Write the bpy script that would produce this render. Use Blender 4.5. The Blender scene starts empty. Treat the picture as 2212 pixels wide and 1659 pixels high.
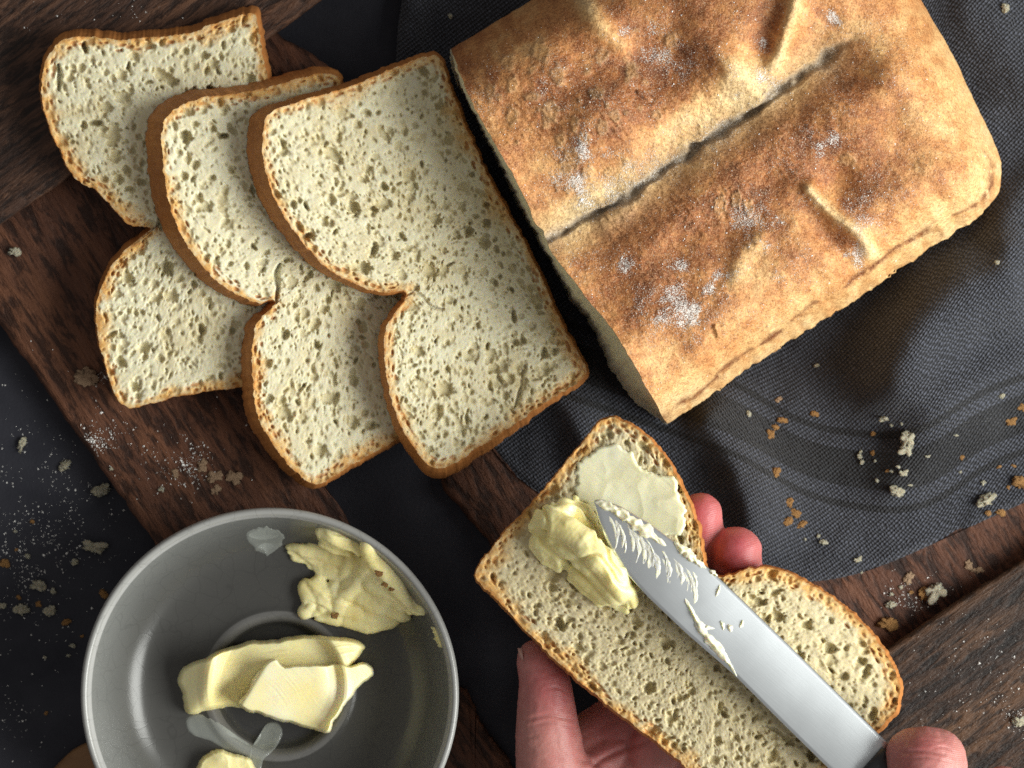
import bpy, math, random
import numpy as np
from mathutils import Vector

random.seed(7)
RNG = np.random.default_rng(11)
scene = bpy.context.scene
COL = scene.collection

# ------------------------------------------------------------------ camera, world, light, exposure
S = 0.172e-3            # metres per plan unit on the table plane (plan is 2212 x 1659 units)
H = 0.80                # camera height above the table
CX, CY = 1106.0, 829.5

cam_data = bpy.data.cameras.new("camera")
cam = bpy.data.objects.new("camera", cam_data)
COL.objects.link(cam)
cam.location = (0, 0, H)
cam.rotation_euler = (0, 0, 0)
cam_data.sensor_width = 36.0
cam_data.lens = 36.0 * H / (2212 * S)
cam_data.clip_start = 0.02
cam_data.clip_end = 20.0
cam_data.dof.use_dof = True
cam_data.dof.focus_distance = H - 0.058
cam_data.dof.aperture_fstop = 11.0
scene.camera = cam

world = bpy.data.worlds.new("World")
scene.world = world
world.use_nodes = True
bg = world.node_tree.nodes["Background"]
bg.inputs[0].default_value = (1.0, 0.965, 0.92, 1)
bg.inputs[1].default_value = 0.26

def area_light(name, loc, target, size, power, color):
    ld = bpy.data.lights.new(name, 'AREA')
    ld.shape = 'RECTANGLE'
    ld.size, ld.size_y = size
    ld.energy = power
    ld.color = color
    o = bpy.data.objects.new(name, ld)
    COL.objects.link(o)
    o.location = loc
    d = Vector(target) - Vector(loc)
    o.rotation_euler = d.to_track_quat('-Z', 'Y').to_euler()
    return o

# the window to the right of the table
area_light("window_light", (1.28, -0.28, 0.77), (0, 0, 0.03), (1.10, 0.95), 50.0, (0.985, 1.0, 0.95))

scene.view_settings.view_transform = 'Standard'
scene.view_settings.look = 'None'
scene.view_settings.gamma = 1.0
scene.view_settings.exposure = 0.0
scene.view_settings.use_curve_mapping = False
scene.cycles.use_denoising = False
scene.cycles.sample_clamp_indirect = 4.0
scene.cycles.max_bounces = 5
scene.cycles.diffuse_bounces = 2
scene.cycles.glossy_bounces = 2
scene.cycles.transmission_bounces = 2
scene.cycles.caustics_reflective = False
scene.cycles.caustics_refractive = False

# ------------------------------------------------------------------ numeric helpers
def P(px, py, z):
    """plan units + height (m) -> world"""
    px = np.asarray(px, float); py = np.asarray(py, float); z = np.asarray(z, float) + 0 * px
    s = S * (H - z) / H
    return np.stack([(px - CX) * s, (CY - py) * s, z], -1)

def _hash(ix, iy, seed):
    n = (ix.astype(np.int64) * 374761393 + iy.astype(np.int64) * 668265263 + seed * 1442695041) & 0xffffffff
    n = ((n ^ (n >> 13)) * 1274126177) & 0xffffffff
    n = ((n ^ (n >> 15)) * 2246822519) & 0xffffffff
    n ^= (n >> 16)
    return n / 4294967295.0 * 2 - 1

def vn(x, y, seed=0):
    x = np.asarray(x, float); y = np.asarray(y, float)
    ix = np.floor(x); iy = np.floor(y)
    fx = x - ix; fy = y - iy
    fx = fx * fx * fx * (fx * (fx * 6 - 15) + 10); fy = fy * fy * fy * (fy * (fy * 6 - 15) + 10)
    a = _hash(ix, iy, seed); b = _hash(ix + 1, iy, seed)
    c = _hash(ix, iy + 1, seed); d = _hash(ix + 1, iy + 1, seed)
    return (a * (1 - fx) + b * fx) * (1 - fy) + (c * (1 - fx) + d * fx) * fy

def fbm(x, y, seed=0, octv=4, gain=0.5):
    t = 0; amp = 1.0; f = 1.0; tot = 0
    for i in range(octv):
        ca, sa = math.cos(i * 0.9), math.sin(i * 0.9)
        t = t + amp * vn((x * ca - y * sa) * f + 17.3 * i, (x * sa + y * ca) * f - 9.1 * i, seed + i * 13)
        tot += amp; amp *= gain; f *= 2.03
    return t / tot

def sstep(a, b, x):
    t = np.clip((x - a) / (b - a), 0, 1)
    return t * t * (3 - 2 * t)

def catmull(pts, closed=True, sub=12):
    p = np.array(pts, float); n = len(p); out = []
    rng = range(n) if closed else range(n - 1)
    for i in rng:
        if closed:
            p0, p1, p2, p3 = p[(i - 1) % n], p[i], p[(i + 1) % n], p[(i + 2) % n]
        else:
            p0, p1, p2, p3 = p[max(i - 1, 0)], p[i], p[i + 1], p[min(i + 2, n - 1)]
        # centripetal-ish: damp tangents by segment length
        L = np.linalg.norm(p2[:2] - p1[:2])
        m1 = (p2 - p0); m2 = (p3 - p1)
        m1 = m1 / (np.linalg.norm(m1[:2]) + 1e-9) * L; m2 = m2 / (np.linalg.norm(m2[:2]) + 1e-9) * L
        for k in range(sub):
            t = k / sub
            h00 = 2 * t**3 - 3 * t**2 + 1; h10 = t**3 - 2 * t**2 + t
            h01 = -2 * t**3 + 3 * t**2; h11 = t**3 - t**2
            out.append(h00 * p1 + h10 * m1 + h01 * p2 + h11 * m2)
    if not closed: out.append(p[-1])
    return np.array(out)

def resample(poly, n, closed=True):
    p = np.vstack([poly, poly[:1]]) if closed else poly
    d = np.r_[0, np.cumsum(np.linalg.norm(np.diff(p[:, :2], axis=0), axis=1))]
    t = np.linspace(0, d[-1], n + 1)[:-1] if closed else np.linspace(0, d[-1], n)
    return np.stack([np.interp(t, d, p[:, k]) for k in range(p.shape[1])], -1)

def polydist(x, y, poly, closed=True):
    """distance of points to polyline, and arc fraction of the nearest point"""
    a = poly; b = np.roll(poly, -1, 0)
    if not closed: a, b = poly[:-1], poly[1:]
    best = np.full(x.shape, 1e18); frac = np.zeros(x.shape)
    n = len(a)
    for i in range(n):
        ab = b[i, :2] - a[i, :2]; l2 = ab @ ab + 1e-12
        t = np.clip(((x - a[i, 0]) * ab[0] + (y - a[i, 1]) * ab[1]) / l2, 0, 1)
        d = (x - a[i, 0] - t * ab[0])**2 + (y - a[i, 1] - t * ab[1])**2
        m = d < best
        best[m] = d[m]; frac[m] = (i + t[m]) / n
    return np.sqrt(best), frac

class Raster:
    def __init__(self, x0, y0, x1, y1, step):
        self.x0, self.y0, self.s = x0, y0, step
        self.nx = int((x1 - x0) / step) + 2; self.ny = int((y1 - y0) / step) + 2
        self.X, self.Y = np.meshgrid(x0 + np.arange(self.nx) * step, y0 + np.arange(self.ny) * step)
        self.Z = np.zeros_like(self.X)
    def sample(self, x, y, Z=None):
        Z = self.Z if Z is None else Z
        u = np.clip((x - self.x0) / self.s, 0, self.nx - 1.001); v = np.clip((y - self.y0) / self.s, 0, self.ny - 1.001)
        i = u.astype(int); j = v.astype(int); fu = u - i; fv = v - j
        return (Z[j, i] * (1 - fu) + Z[j, i + 1] * fu) * (1 - fv) + (Z[j + 1, i] * (1 - fu) + Z[j + 1, i + 1] * fu) * fv
    def window(self, cx, cy, r):
        i0 = max(int((cx - r - self.x0) / self.s), 0); i1 = min(int((cx + r - self.x0) / self.s) + 2, self.nx)
        j0 = max(int((cy - r - self.y0) / self.s), 0); j1 = min(int((cy + r - self.y0) / self.s) + 2, self.ny)
        return (slice(j0, j1), slice(i0, i1))

def dist_raster(poly, step=5, pad=20, closed=True):
    x0, y0 = poly[:, 0].min() - pad, poly[:, 1].min() - pad
    x1, y1 = poly[:, 0].max() + pad, poly[:, 1].max() + pad
    r = Raster(x0, y0, x1, y1, step)
    r.Z, _ = polydist(r.X, r.Y, poly, closed)
    return r

def rbf(ctrl):
    c = np.array(ctrl, float)
    A = np.linalg.norm(c[:, None, :2] - c[None, :, :2], axis=-1)
    n = len(c)
    M = np.zeros((n + 1, n + 1)); M[:n, :n] = A; M[n, :n] = 1; M[:n, n] = 1
    w = np.linalg.solve(M, np.r_[c[:, 2], 0])
    def f(x, y):
        t = np.full(np.shape(x), w[n])
        for i in range(n):
            t = t + w[i] * np.hypot(x - c[i, 0], y - c[i, 1])
        return t
    return f

# ------------------------------------------------------------------ mesh helpers
def mesh_from(name, verts, faces, mat, base=(0, 0, 0), col=None, uv=None, smooth=True, extra=None):
    """faces: (n,k) int array or list of such arrays"""
    verts = np.asarray(verts, float) - np.asarray(base, float)
    fl = faces if isinstance(faces, list) else [faces]
    fl = [np.asarray(f, int) for f in fl if len(f)]
    me = bpy.data.meshes.new(name)
    me.vertices.add(len(verts)); me.vertices.foreach_set("co", verts.ravel())
    loops = np.concatenate([f.ravel() for f in fl])
    tot = np.concatenate([np.full(len(f), f.shape[1]) for f in fl])
    start = np.r_[0, np.cumsum(tot)[:-1]]
    me.loops.add(len(loops)); me.loops.foreach_set("vertex_index", loops.astype(np.int32))
    me.polygons.add(len(tot)); me.polygons.foreach_set("loop_start", start.astype(np.int32))
    me.update(calc_edges=True)
    me.polygons.foreach_set("use_smooth", np.full(len(tot), smooth))
    if col is not None:
        a = me.color_attributes.new("Col", 'FLOAT_COLOR', 'POINT')
        c = np.ones((len(verts), 4)); c[:, :3] = col
        a.data.foreach_set("color", c.ravel())
    if extra is not None:
        for k, v in extra.items():
            a = me.attributes.new(k, 'FLOAT', 'POINT'); a.data.foreach_set("value", np.asarray(v, float))
    if uv is not None:
        u = me.uv_layers.new(name="UVMap")
        u.data.foreach_set("uv", np.asarray(uv, float)[loops].ravel())
    me.materials.append(mat)
    me.validate(); me.update()
    return me

def place(name, me, base=(0, 0, 0), parent=None):
    o = bpy.data.objects.new(name, me)
    COL.objects.link(o)
    if parent is not None:
        o.parent = parent
    else:
        o.location = base
    return o

def empty(name, base):
    o = bpy.data.objects.new(name, None)
    COL.objects.link(o); o.location = base; o.empty_display_size = 0.01
    return o

def tag(o, label=None, cat=None, group=None, kind=None):
    if label: o["label"] = label
    if cat: o["category"] = cat
    if group: o["group"] = group
    if kind: o["kind"] = kind
    return o

def star_faces(n, nr, flip=False):
    """vertex 0 = centre, then rings 1..nr of n"""
    i = np.arange(n); j = (i + 1) % n
    tri = np.stack([np.zeros(n, int), 1 + j, 1 + i], -1)
    quads = []
    for r in range(nr - 1):
        a = 1 + r * n; b = a + n
        quads.append(np.stack([a + i, a + j, b + j, b + i], -1))
    q = np.concatenate(quads) if quads else np.zeros((0, 4), int)
    if not flip: return [tri, q]
    return [tri[:, ::-1], q[:, ::-1]]

def star_pts(outline, centre, nr, power=1.0, rag=None, ragk=14):
    t = (np.arange(1, nr + 1) / nr) ** power
    c = np.array(centre, float)
    ring = c + t[:, None, None] * (outline[None, :, :2] - c)
    if rag is not None:                      # raggedness lives only near the rim
        ring = ring + (t ** ragk)[:, None, None] * rag[None]
    return np.vstack([c[None], ring.reshape(-1, 2)])

def orient_cw(outline):
    """make the outline run so that star_faces face up (plan y points down)"""
    x, y = outline[:, 0], outline[:, 1]
    area = np.sum(x * np.roll(y, -1) - np.roll(x, -1) * y)
    return outline if area > 0 else outline[::-1].copy()

# ------------------------------------------------------------------ material helpers
class NT:
    def __init__(self, name):
        self.m = bpy.data.materials.new(name); self.m.use_nodes = True
        self.t = self.m.node_tree; self.n = self.t.nodes
        self.b = self.n["Principled BSDF"]
    def node(self, typ, **kw):
        nd = self.n.new(typ)
        for k, v in kw.items():
            if k.startswith("i_"):
                key = k[2:]
                key = int(key) if key.isdigit() else key.replace("_", " ")
                s = nd.inputs[key]
                if hasattr(v, "links") or isinstance(v, bpy.types.NodeSocket): self.t.links.new(v, s)
                else: s.default_value = v
            else: setattr(nd, k, v)
        return nd
    def link(self, a, b): self.t.links.new(a, b)
    def setp(self, **kw):
        for k, v in kw.items():
            s = self.b.inputs[k.replace("_", " ")]
            if isinstance(v, bpy.types.NodeSocket): self.t.links.new(v, s)
            else: s.default_value = v
    def attr(self, name="Col"):
        return self.node("ShaderNodeAttribute", attribute_name=name)
    def coords(self, kind="Object", scale=(1, 1, 1), rot=(0, 0, 0)):
        tc = self.node("ShaderNodeTexCoord")
        mp = self.node("ShaderNodeMapping"); mp.inputs["Scale"].default_value = scale; mp.inputs["Rotation"].default_value = rot
        self.link(tc.outputs[kind], mp.inputs["Vector"])
        return mp.outputs["Vector"]
    def noise(self, vec, scale, detail=4, rough=0.55, dist=0.0):
        nd = self.node("ShaderNodeTexNoise")
        nd.inputs["Scale"].default_value = scale; nd.inputs["Detail"].default_value = detail
        nd.inputs["Roughness"].default_value = rough; nd.inputs["Distortion"].default_value = dist
        self.link(vec, nd.inputs["Vector"])
        return nd.outputs["Fac"]
    def ramp(self, fac, stops, interp='LINEAR'):
        r = self.node("ShaderNodeValToRGB"); cr = r.color_ramp; cr.interpolation = interp
        while len(cr.elements) < len(stops): cr.elements.new(0.5)
        for e, (p, c) in zip(cr.elements, stops):
            e.position = p; e.color = (*c, 1) if len(c) == 3 else c
        self.link(fac, r.inputs["Fac"])
        return r.outputs["Color"]
    def mix(self, fac, a, b, mode='MIX'):
        m = self.node("ShaderNodeMix", data_type='RGBA', blend_type=mode)
        for s, v in ((m.inputs[0], fac), (m.inputs[6], a), (m.inputs[7], b)):
            if isinstance(v, bpy.types.NodeSocket): self.link(v, s)
            else: s.default_value = v if isinstance(v, (int, float)) else (*v, 1)
        return m.outputs[2]
    def math(self, op, a, b=None):
        m = self.node("ShaderNodeMath", operation=op)
        for s, v in ((m.inputs[0], a), (m.inputs[1], b)):
            if v is None: continue
            if isinstance(v, bpy.types.NodeSocket): self.link(v, s)
            else: s.default_value = v
        return m.outputs[0]
    def bump(self, height, strength, dist, normal=None):
        b = self.node("ShaderNodeBump"); b.inputs["Strength"].default_value = strength; b.inputs["Distance"].default_value = dist
        self.link(height, b.inputs["Height"])
        if normal is not None: self.link(normal, b.inputs["Normal"])
        return b.outputs["Normal"]

def mat_crumb():
    k = NT("bread_crumb"); v = k.coords()
    a = k.attr().outputs["Color"]
    n1 = k.noise(v, 900, 3); n2 = k.noise(v, 220, 4)
    c = k.mix(0.35, a, k.ramp(n2, [(0.3, (0.80, 0.74, 0.58)), (0.7, (1, 1, 1))]), 'MULTIPLY')
    k.setp(Base_Color=c, Roughness=0.85, Specular_IOR_Level=0.15, Subsurface_Weight=0.5, Subsurface_Scale=0.0026,
           Subsurface_Radius=(1.0, 0.75, 0.35), Normal=k.bump(n1, 0.35, 0.0005))
    return k.m

def mat_crust():
    k = NT("bread_crust"); v = k.coords()
    a = k.attr().outputs["Color"]
    n1 = k.noise(v, 1300, 3); n2 = k.noise(v, 350, 4)
    c = k.mix(0.6, a, k.ramp(n2, [(0.3, (0.62, 0.5, 0.4)), (0.7, (1.15, 1.1, 1.05))]), 'MULTIPLY')
    k.setp(Base_Color=c, Roughness=0.58, Specular_IOR_Level=0.25, Normal=k.bump(n1, 0.35, 0.0004))
    return k.m

def mat_loaf():
    k = NT("loaf_crust"); v = k.coords()
    a = k.attr().outputs["Color"]; fl = k.attr("flour").outputs["Fac"]
    n0 = k.noise(v, 2200, 2, 0.6); n1 = k.noise(v, 1100, 4, 0.7); n2 = k.noise(v, 420, 5, 0.65)
    c = k.mix(0.55, a, k.ramp(n2, [(0.3, (0.55, 0.42, 0.33)), (0.5, (0.98, 0.96, 0.94)), (0.7, (1.4, 1.36, 1.25))]), 'MULTIPLY')
    c = k.mix(0.8, c, k.ramp(n1, [(0.3, (0.5, 0.40, 0.33)), (0.5, (1, 1, 1)), (0.68, (1.4, 1.38, 1.3))]), 'MULTIPLY')
    sp = k.ramp(n0, [(0.50, (0, 0, 0)), (0.60, (1, 1, 1))])
    c = k.mix(k.math('MULTIPLY', sp, 0.34), c, (0.72, 0.45, 0.22))
    dkp = k.ramp(k.noise(v, 1600, 3, 0.7), [(0.34, (0.38, 0.28, 0.22)), (0.46, (1, 1, 1))])
    c = k.mix(0.75, c, dkp, 'MULTIPLY')
    # dry flour: threshold of fine noise against the dusting density
    t = k.math('SUBTRACT', k.math('ADD', n0, k.math('MULTIPLY', fl, 0.34)), 0.74)
    mask = k.math('MULTIPLY', k.math('MAXIMUM', t, 0.0), 5.0)
    mask = k.math('MINIMUM', mask, 0.8)
    c = k.mix(mask, c, (0.84, 0.82, 0.78))
    rough = k.math('ADD', 0.5, k.math('MULTIPLY', mask, 0.4))
    hh = k.math('ADD', k.math('MULTIPLY', n1, 0.7), k.math('MULTIPLY', mask, 0.5))
    k.setp(Base_Color=c, Roughness=rough, Specular_IOR_Level=0.28, Normal=k.bump(hh, 0.8, 0.0007))
    return k.m

def mat_wood(name, stops, angle, gscale=60, stretch=9, rough=0.6, bump=0.5, pits=None, fine=2.5, spec=0.3):
    k = NT(name)
    v = k.coords("Object", (1, 1, 1), (0, 0, angle))
    mp = k.node("ShaderNodeMapping"); mp.inputs["Scale"].default_value = (1.0 / stretch, 1, 1); k.link(v, mp.inputs["Vector"])
    g = mp.outputs["Vector"]
    n1 = k.noise(g, gscale, 6, 0.6, 0.6); n2 = k.noise(g, gscale * 7, 6, 0.75); n3 = k.noise(v, 14, 3)
    f = k.math('ADD', k.math('MULTIPLY', n1, 0.54), k.math('ADD', k.math('MULTIPLY', n2, 0.38), k.math('MULTIPLY', n3, 0.10)))
    c = k.ramp(f, stops)
    h = k.math('ADD', k.math('MULTIPLY', n2, 0.5), k.math('MULTIPLY', n1, 0.5))
    if pits:
        mp2 = k.node("ShaderNodeMapping"); mp2.inputs["Scale"].default_value = (1.0 / 4, 1, 1); k.link(v, mp2.inputs["Vector"])
        pn = k.noise(mp2.outputs["Vector"], pits, 4, 0.7, 0.4)
        pm = k.ramp(pn, [(0.42, (0.16, 0.15, 0.17)), (0.54, (1, 1, 1))])
        c = k.mix(0.85, c, pm, 'MULTIPLY')
        h = k.math('ADD', h, pn)
    k.setp(Base_Color=c, Roughness=rough, Specular_IOR_Level=spec, Normal=k.bump(h, bump, 0.002))
    return k.m

def mat_table():
    k = NT("black_table"); v = k.coords()
    n1 = k.noise(v, 35, 5, 0.6); n2 = k.noise(v, 900, 3)
    c = k.ramp(n1, [(0.3, (0.019, 0.0195, 0.027)), (0.7, (0.036, 0.0365, 0.046))])
    k.setp(Base_Color=c, Roughness=0.75, Specular_IOR_Level=0.2, Normal=k.bump(n2, 0.3, 0.0006))
    return k.m

def mat_cloth():
    k = NT("linen"); tc = k.node("ShaderNodeTexCoord")
    sep = k.node("ShaderNodeSeparateXYZ"); 
    nz = k.noise(tc.outputs["UV"], 0.35, 3)
    # slight waviness of the threads
    wob = k.math('MULTIPLY', k.math('SUBTRACT', nz, 0.5), 2.4)
    k.link(tc.outputs["UV"], sep.inputs[0])
    u = k.math('ADD', sep.outputs[0], wob); vv = k.math('SUBTRACT', sep.outputs[1], wob)
    per = 0.86
    su = k.math('SINE', k.math('MULTIPLY', u, math.pi / per * 1.0)); sv = k.math('SINE', k.math('MULTIPLY', vv, math.pi / per))
    ab = k.math('MULTIPLY', su, sv)                      # over/under weave
    tw = k.noise(tc.outputs["UV"], 1.1, 4, 0.75)
    dots = k.math('ADD', k.math('MULTIPLY', ab, 0.5), k.math('ADD', k.math('MULTIPLY', tw, 1.1), -0.05))
    plain = k.ramp(dots, [(0.2, (0.006, 0.0065, 0.010)), (0.6, (0.0225, 0.0245, 0.034)), (0.95, (0.082, 0.09, 0.122))])
    dark = k.ramp(dots, [(0.3, (0.002, 0.002, 0.0035)), (0.72, (0.004, 0.004, 0.0065)), (1.0, (0.035, 0.038, 0.05))])
    # woven stripes along v (mm from the first dark line)
    V = sep.outputs[1]
    def band(a, b):
        return k.math('MULTIPLY', k.math('GREATER_THAN', V, a), k.math('LESS_THAN', V, b))
    s = k.math('ADD', band(0.0, 2.6), k.math('ADD', band(7.6, 21.5), band(27.0, 29.6)))
    c = k.mix(s, plain, dark)
    hb = k.math('ADD', k.math('MULTIPLY', ab, 0.5), k.math('MULTIPLY', tw, 0.5))
    k.setp(Base_Color=c, Roughness=0.72, Specular_IOR_Level=0.35, Normal=k.bump(hb, 1.0, 0.0008))
    k.b.inputs["Sheen Weight"].default_value = 0.15
    return k.m

def mat_simple(name, color, rough=0.6, spec=0.4, sss=0.0, sscale=0.002, srad=(1, .6, .3), bumps=None, vcol=False, metal=0.0, trans=0.0, alpha=1.0, coat=0.0):
    k = NT(name)
    k.setp(Base_Color=(*color, 1), Roughness=rough, Specular_IOR_Level=spec, Metallic=metal)
    if vcol: k.setp(Base_Color=k.attr().outputs["Color"])
    if sss: k.setp(Subsurface_Weight=sss, Subsurface_Scale=sscale, Subsurface_Radius=srad)
    if bumps: k.setp(Normal=k.bump(k.noise(k.coords(), bumps[0], 4), bumps[1], bumps[2]))
    if trans: k.setp(Transmission_Weight=trans)
    if coat: k.setp(Coat_Weight=coat, Coat_Roughness=0.08)
    if alpha < 1: k.setp(Alpha=alpha)
    return k.m

def mat_skin():
    k = NT("skin"); v = k.coords()
    a = k.attr().outputs["Color"]
    n2 = k.noise(v, 160, 4); n1 = k.noise(v, 1500, 3)
    mp = k.node("ShaderNodeMapping"); mp.inputs["Rotation"].default_value = (0, 0, 0.25); k.link(v, mp.inputs["Vector"])
    w = k.node("ShaderNodeTexWave", wave_type='BANDS', bands_direction='Y'); w.inputs["Scale"].default_value = 520; w.inputs["Distortion"].default_value = 3.0
    w.inputs["Detail"].default_value = 1.0; w.inputs["Detail Scale"].default_value = 0.3
    k.link(mp.outputs["Vector"], w.inputs["Vector"])
    c = k.mix(0.5, a, k.ramp(n2, [(0.3, (0.78, 0.66, 0.62)), (0.7, (1.05, 1.05, 1.05))]), 'MULTIPLY')
    h = k.math('ADD', k.math('MULTIPLY', w.outputs["Fac"], 0.35), k.math('MULTIPLY', n1, 0.65))
    k.setp(Base_Color=c, Roughness=0.46, Specular_IOR_Level=0.4, Subsurface_Weight=0.4, Subsurface_Scale=0.003,
           Subsurface_Radius=(1.0, 0.3, 0.18), Normal=k.bump(h, 0.35, 0.0004))
    return k.m

def mat_glaze():
    k = NT("grey_glaze"); v = k.coords()
    a = k.attr().outputs["Color"]
    vo = k.node("ShaderNodeTexVoronoi", feature='DISTANCE_TO_EDGE'); vo.inputs["Scale"].default_value = 130
    nz = k.node("ShaderNodeTexNoise"); nz.inputs["Scale"].default_value = 60
    k.link(v, nz.inputs["Vector"])
    add = k.node("ShaderNodeVectorMath", operation='MULTIPLY_ADD'); k.link(nz.outputs["Color"], add.inputs[0]); add.inputs[1].default_value = (0.012,) * 3; k.link(v, add.inputs[2])
    k.link(add.outputs[0], vo.inputs["Vector"])
    crack = k.ramp(vo.outputs["Distance"], [(0.0, (0.55, 0.55, 0.55)), (0.03, (1, 1, 1))])
    n2 = k.noise(v, 40, 4)
    c = k.mix(0.35, a, crack, 'MULTIPLY')
    c = k.mix(0.4, c, k.ramp(n2, [(0.3, (0.8, 0.8, 0.8)), (0.7, (1.1, 1.1, 1.1))]), 'MULTIPLY')
    k.setp(Base_Color=c, Roughness=0.28, Specular_IOR_Level=0.45, Normal=k.bump(crack, 0.08, 0.0004))
    return k.m

def mat_butter():
    k = NT("butter"); v = k.coords()
    a = k.attr().outputs["Color"]
    n = k.noise(v, 260, 4)
    k.setp(Base_Color=a, Roughness=0.38, Specular_IOR_Level=0.4, Subsurface_Weight=0.45, Subsurface_Scale=0.003,
           Subsurface_Radius=(1.0, 0.75, 0.25), Normal=k.bump(n, 0.05, 0.0008))
    return k.m

def mat_blade():
    k = NT("brushed_steel"); v = k.coords("Object", (1, 1, 1), (0, 0, 0.69))
    mp = k.node("ShaderNodeMapping"); mp.inputs["Scale"].default_value = (0.05, 1, 1); k.link(v, mp.inputs["Vector"])
    n = k.noise(mp.outputs["Vector"], 2500, 3); n2 = k.noise(v, 45, 4)
    r = k.math('ADD', 0.33, k.math('MULTIPLY', n2, 0.10))
    k.setp(Base_Color=(0.74, 0.78, 0.81, 1), Metallic=1.0, Roughness=r, Normal=k.bump(n, 0.06, 0.0003))
    return k.m

M = dict(
    crumb=mat_crumb(), crust=mat_crust(), loaf=mat_loaf(), table=mat_table(), cloth=mat_cloth(),
    skin=mat_skin(), glaze=mat_glaze(), butter=mat_butter(), blade=mat_blade(),
    redwood=mat_wood("dark_red_wood", [(0.30, (0.030, 0.014, 0.010)), (0.5, (0.095, 0.037, 0.020)), (0.70, (0.19, 0.078, 0.038))], -math.radians(-57), 70, 8, 0.62, 0.8, pits=260),
    brown=mat_wood("brown_wood", [(0.38, (0.014, 0.0075, 0.006)), (0.48, (0.055, 0.026, 0.016)), (0.62, (0.15, 0.072, 0.04))], -math.radians(36), 55, 11, 0.55, 0.6, pits=380),
    walnut=mat_wood("walnut_wood", [(0.40, (0.012, 0.007, 0.006)), (0.49, (0.040, 0.0195, 0.011)), (0.60, (0.10, 0.049, 0.024))], -math.radians(36), 75, 14, 0.5, 0.6, pits=420),
    spoonwood=mat_wood("honey_wood", [(0.3, (0.10, 0.045, 0.02)), (0.6, (0.25, 0.13, 0.055))], -math.radians(20), 60, 10, 0.5, 0.3),
    flour=mat_simple("flour", (0.86, 0.85, 0.82), 0.95, 0.1),
    crumb_bit=mat_simple("crumb_bit", (0.56, 0.51, 0.38), 0.9, 0.1, sss=0.2, bumps=(900, 0.8, 0.001)),
    flake=mat_simple("crust_flake", (0.40, 0.21, 0.075), 0.7, 0.2, bumps=(900, 0.8, 0.001)),
    flake_dim=mat_simple("pale_crust_flake", (0.36, 0.24, 0.15), 0.7, 0.25, bumps=(700, 0.6, 0.001)),
    handle=mat_simple("black_handle", (0.02, 0.02, 0.022), 0.35, 0.4),
    nail=mat_simple("nail", (0.62, 0.36, 0.31), 0.28, 0.5, sss=0.2),
    film=mat_simple("melted_butter", (0.62, 0.66, 0.62), 0.10, 0.7, alpha=0.28),
)

# ------------------------------------------------------------------ the surface and the boards
def flat_board(name, outline, z0, z1, mat, bevel=0.0025, n=400, wob=0.0):
    o = catmull(outline, True, 10); o = resample(o, n)
    if wob:
        k = np.arange(n)
        nn = vn(k * 0.35, k * 0.0 + 3.3, 5) * wob + vn(k * 0.9, k * 0 + 1.1, 9) * wob * 0.5
        t = np.roll(o, -1, 0) - np.roll(o, 1, 0); t /= np.linalg.norm(t, axis=1)[:, None] + 1e-9
        o = o + np.stack([t[:, 1], -t[:, 0]], -1) * nn[:, None]
    o = orient_cw(o)
    c = o.mean(0)
    b = bevel / S
    def inset(k): return c + (o - c) * (1 - k / np.linalg.norm(o - c, axis=1)[:, None])
    rings = [(inset(b * 6), z1), (inset(b), z1), (inset(b * 0.3), z1 - bevel * 0.3), (o, z1 - bevel), (o, z0)]
    V = [P(c[0], c[1], z1)[None]] + [P(r[:, 0], r[:, 1], z) for r, z in rings]
    V = np.vstack(V)
    base = P(c[0], c[1], z0)
    me = mesh_from(name, V, star_faces(n, len(rings)), mat, base)
    return place(name, me, base)

tt = np.array([[-0.6, -0.6, 0], [0.6, -0.6, 0], [0.6, 0.6, 0], [-0.6, 0.6, 0]])
tab = place("tabletop", mesh_from("tabletop", tt, np.array([[0, 1, 2, 3]]), M['table'], smooth=False))
tag(tab, kind="structure")

b = flat_board("wooden_board", [(-420, 160), (-300, 40), (200, -250), (480, -60), (600, 72), (690, 128), (742, 190), (735, 500), (700, 800), (672, 960), (700, 1050), (735, 1094), (756, 1130), (770, 1185), (560, 1220), (375, 1222), (330, 1166), (160, 928), (-5, 696), (-200, 440)], 0, 0.012, M['redwood'], wob=3.0)
tag(b, "dark reddish rough-grained wooden board under the three bread slices", "board")
b = flat_board("wooden_plank", [(-300, 690), (-130, 586), (0, 486), (170, 372), (330, 262), (520, 128), (690, 4), (900, -160), (700, -420), (200, -420), (-400, 100)], 0.0125, 0.0175, M['brown'], bevel=0.0018, wob=1.2)
tag(b, "brown weathered plank with diagonal grain in the top left corner", "plank")
b = flat_board("wooden_board", [(958, 1028), (1000, 1108), (1050, 1165), (1085, 1240), (1150, 1330), (1400, 1480), (1700, 1500), (2000, 1460), (2300, 1300), (2330, 1000), (2100, 900), (1700, 800), (1300, 850), (1080, 930)], 0.0, 0.004, M['redwood'], wob=3.0)
tag(b, "thin dark red wooden board half covered by the grey cloth", "board")
b = flat_board("wooden_board", [(984, 1478), (1040, 1560), (1112, 1662), (1230, 1840), (980, 1900), (850, 1700), (900, 1560)], 0.0, 0.004, M['redwood'], wob=3.0)
tag(b, "dark red board corner between the bowl and the thumb", "board")
b = flat_board("walnut_plank", [(1700, 1560), (1850, 1446), (1945, 1380), (2089, 1284), (2212, 1207), (2420, 1080), (2600, 1300), (2600, 1900), (2000, 2050), (1650, 1900)], 0.0045, 0.012, M['walnut'], bevel=0.002, wob=1.0)
tag(b, "dark brown grained plank filling the bottom right corner", "plank")
b = flat_board("round_wooden_board", [(112, 1672), (135, 1640), (170, 1612), (215, 1597), (300, 1600), (360, 1680), (340, 1780), (200, 1800), (120, 1740)], 0.0, 0.006, M['spoonwood'], bevel=0.003)
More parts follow.
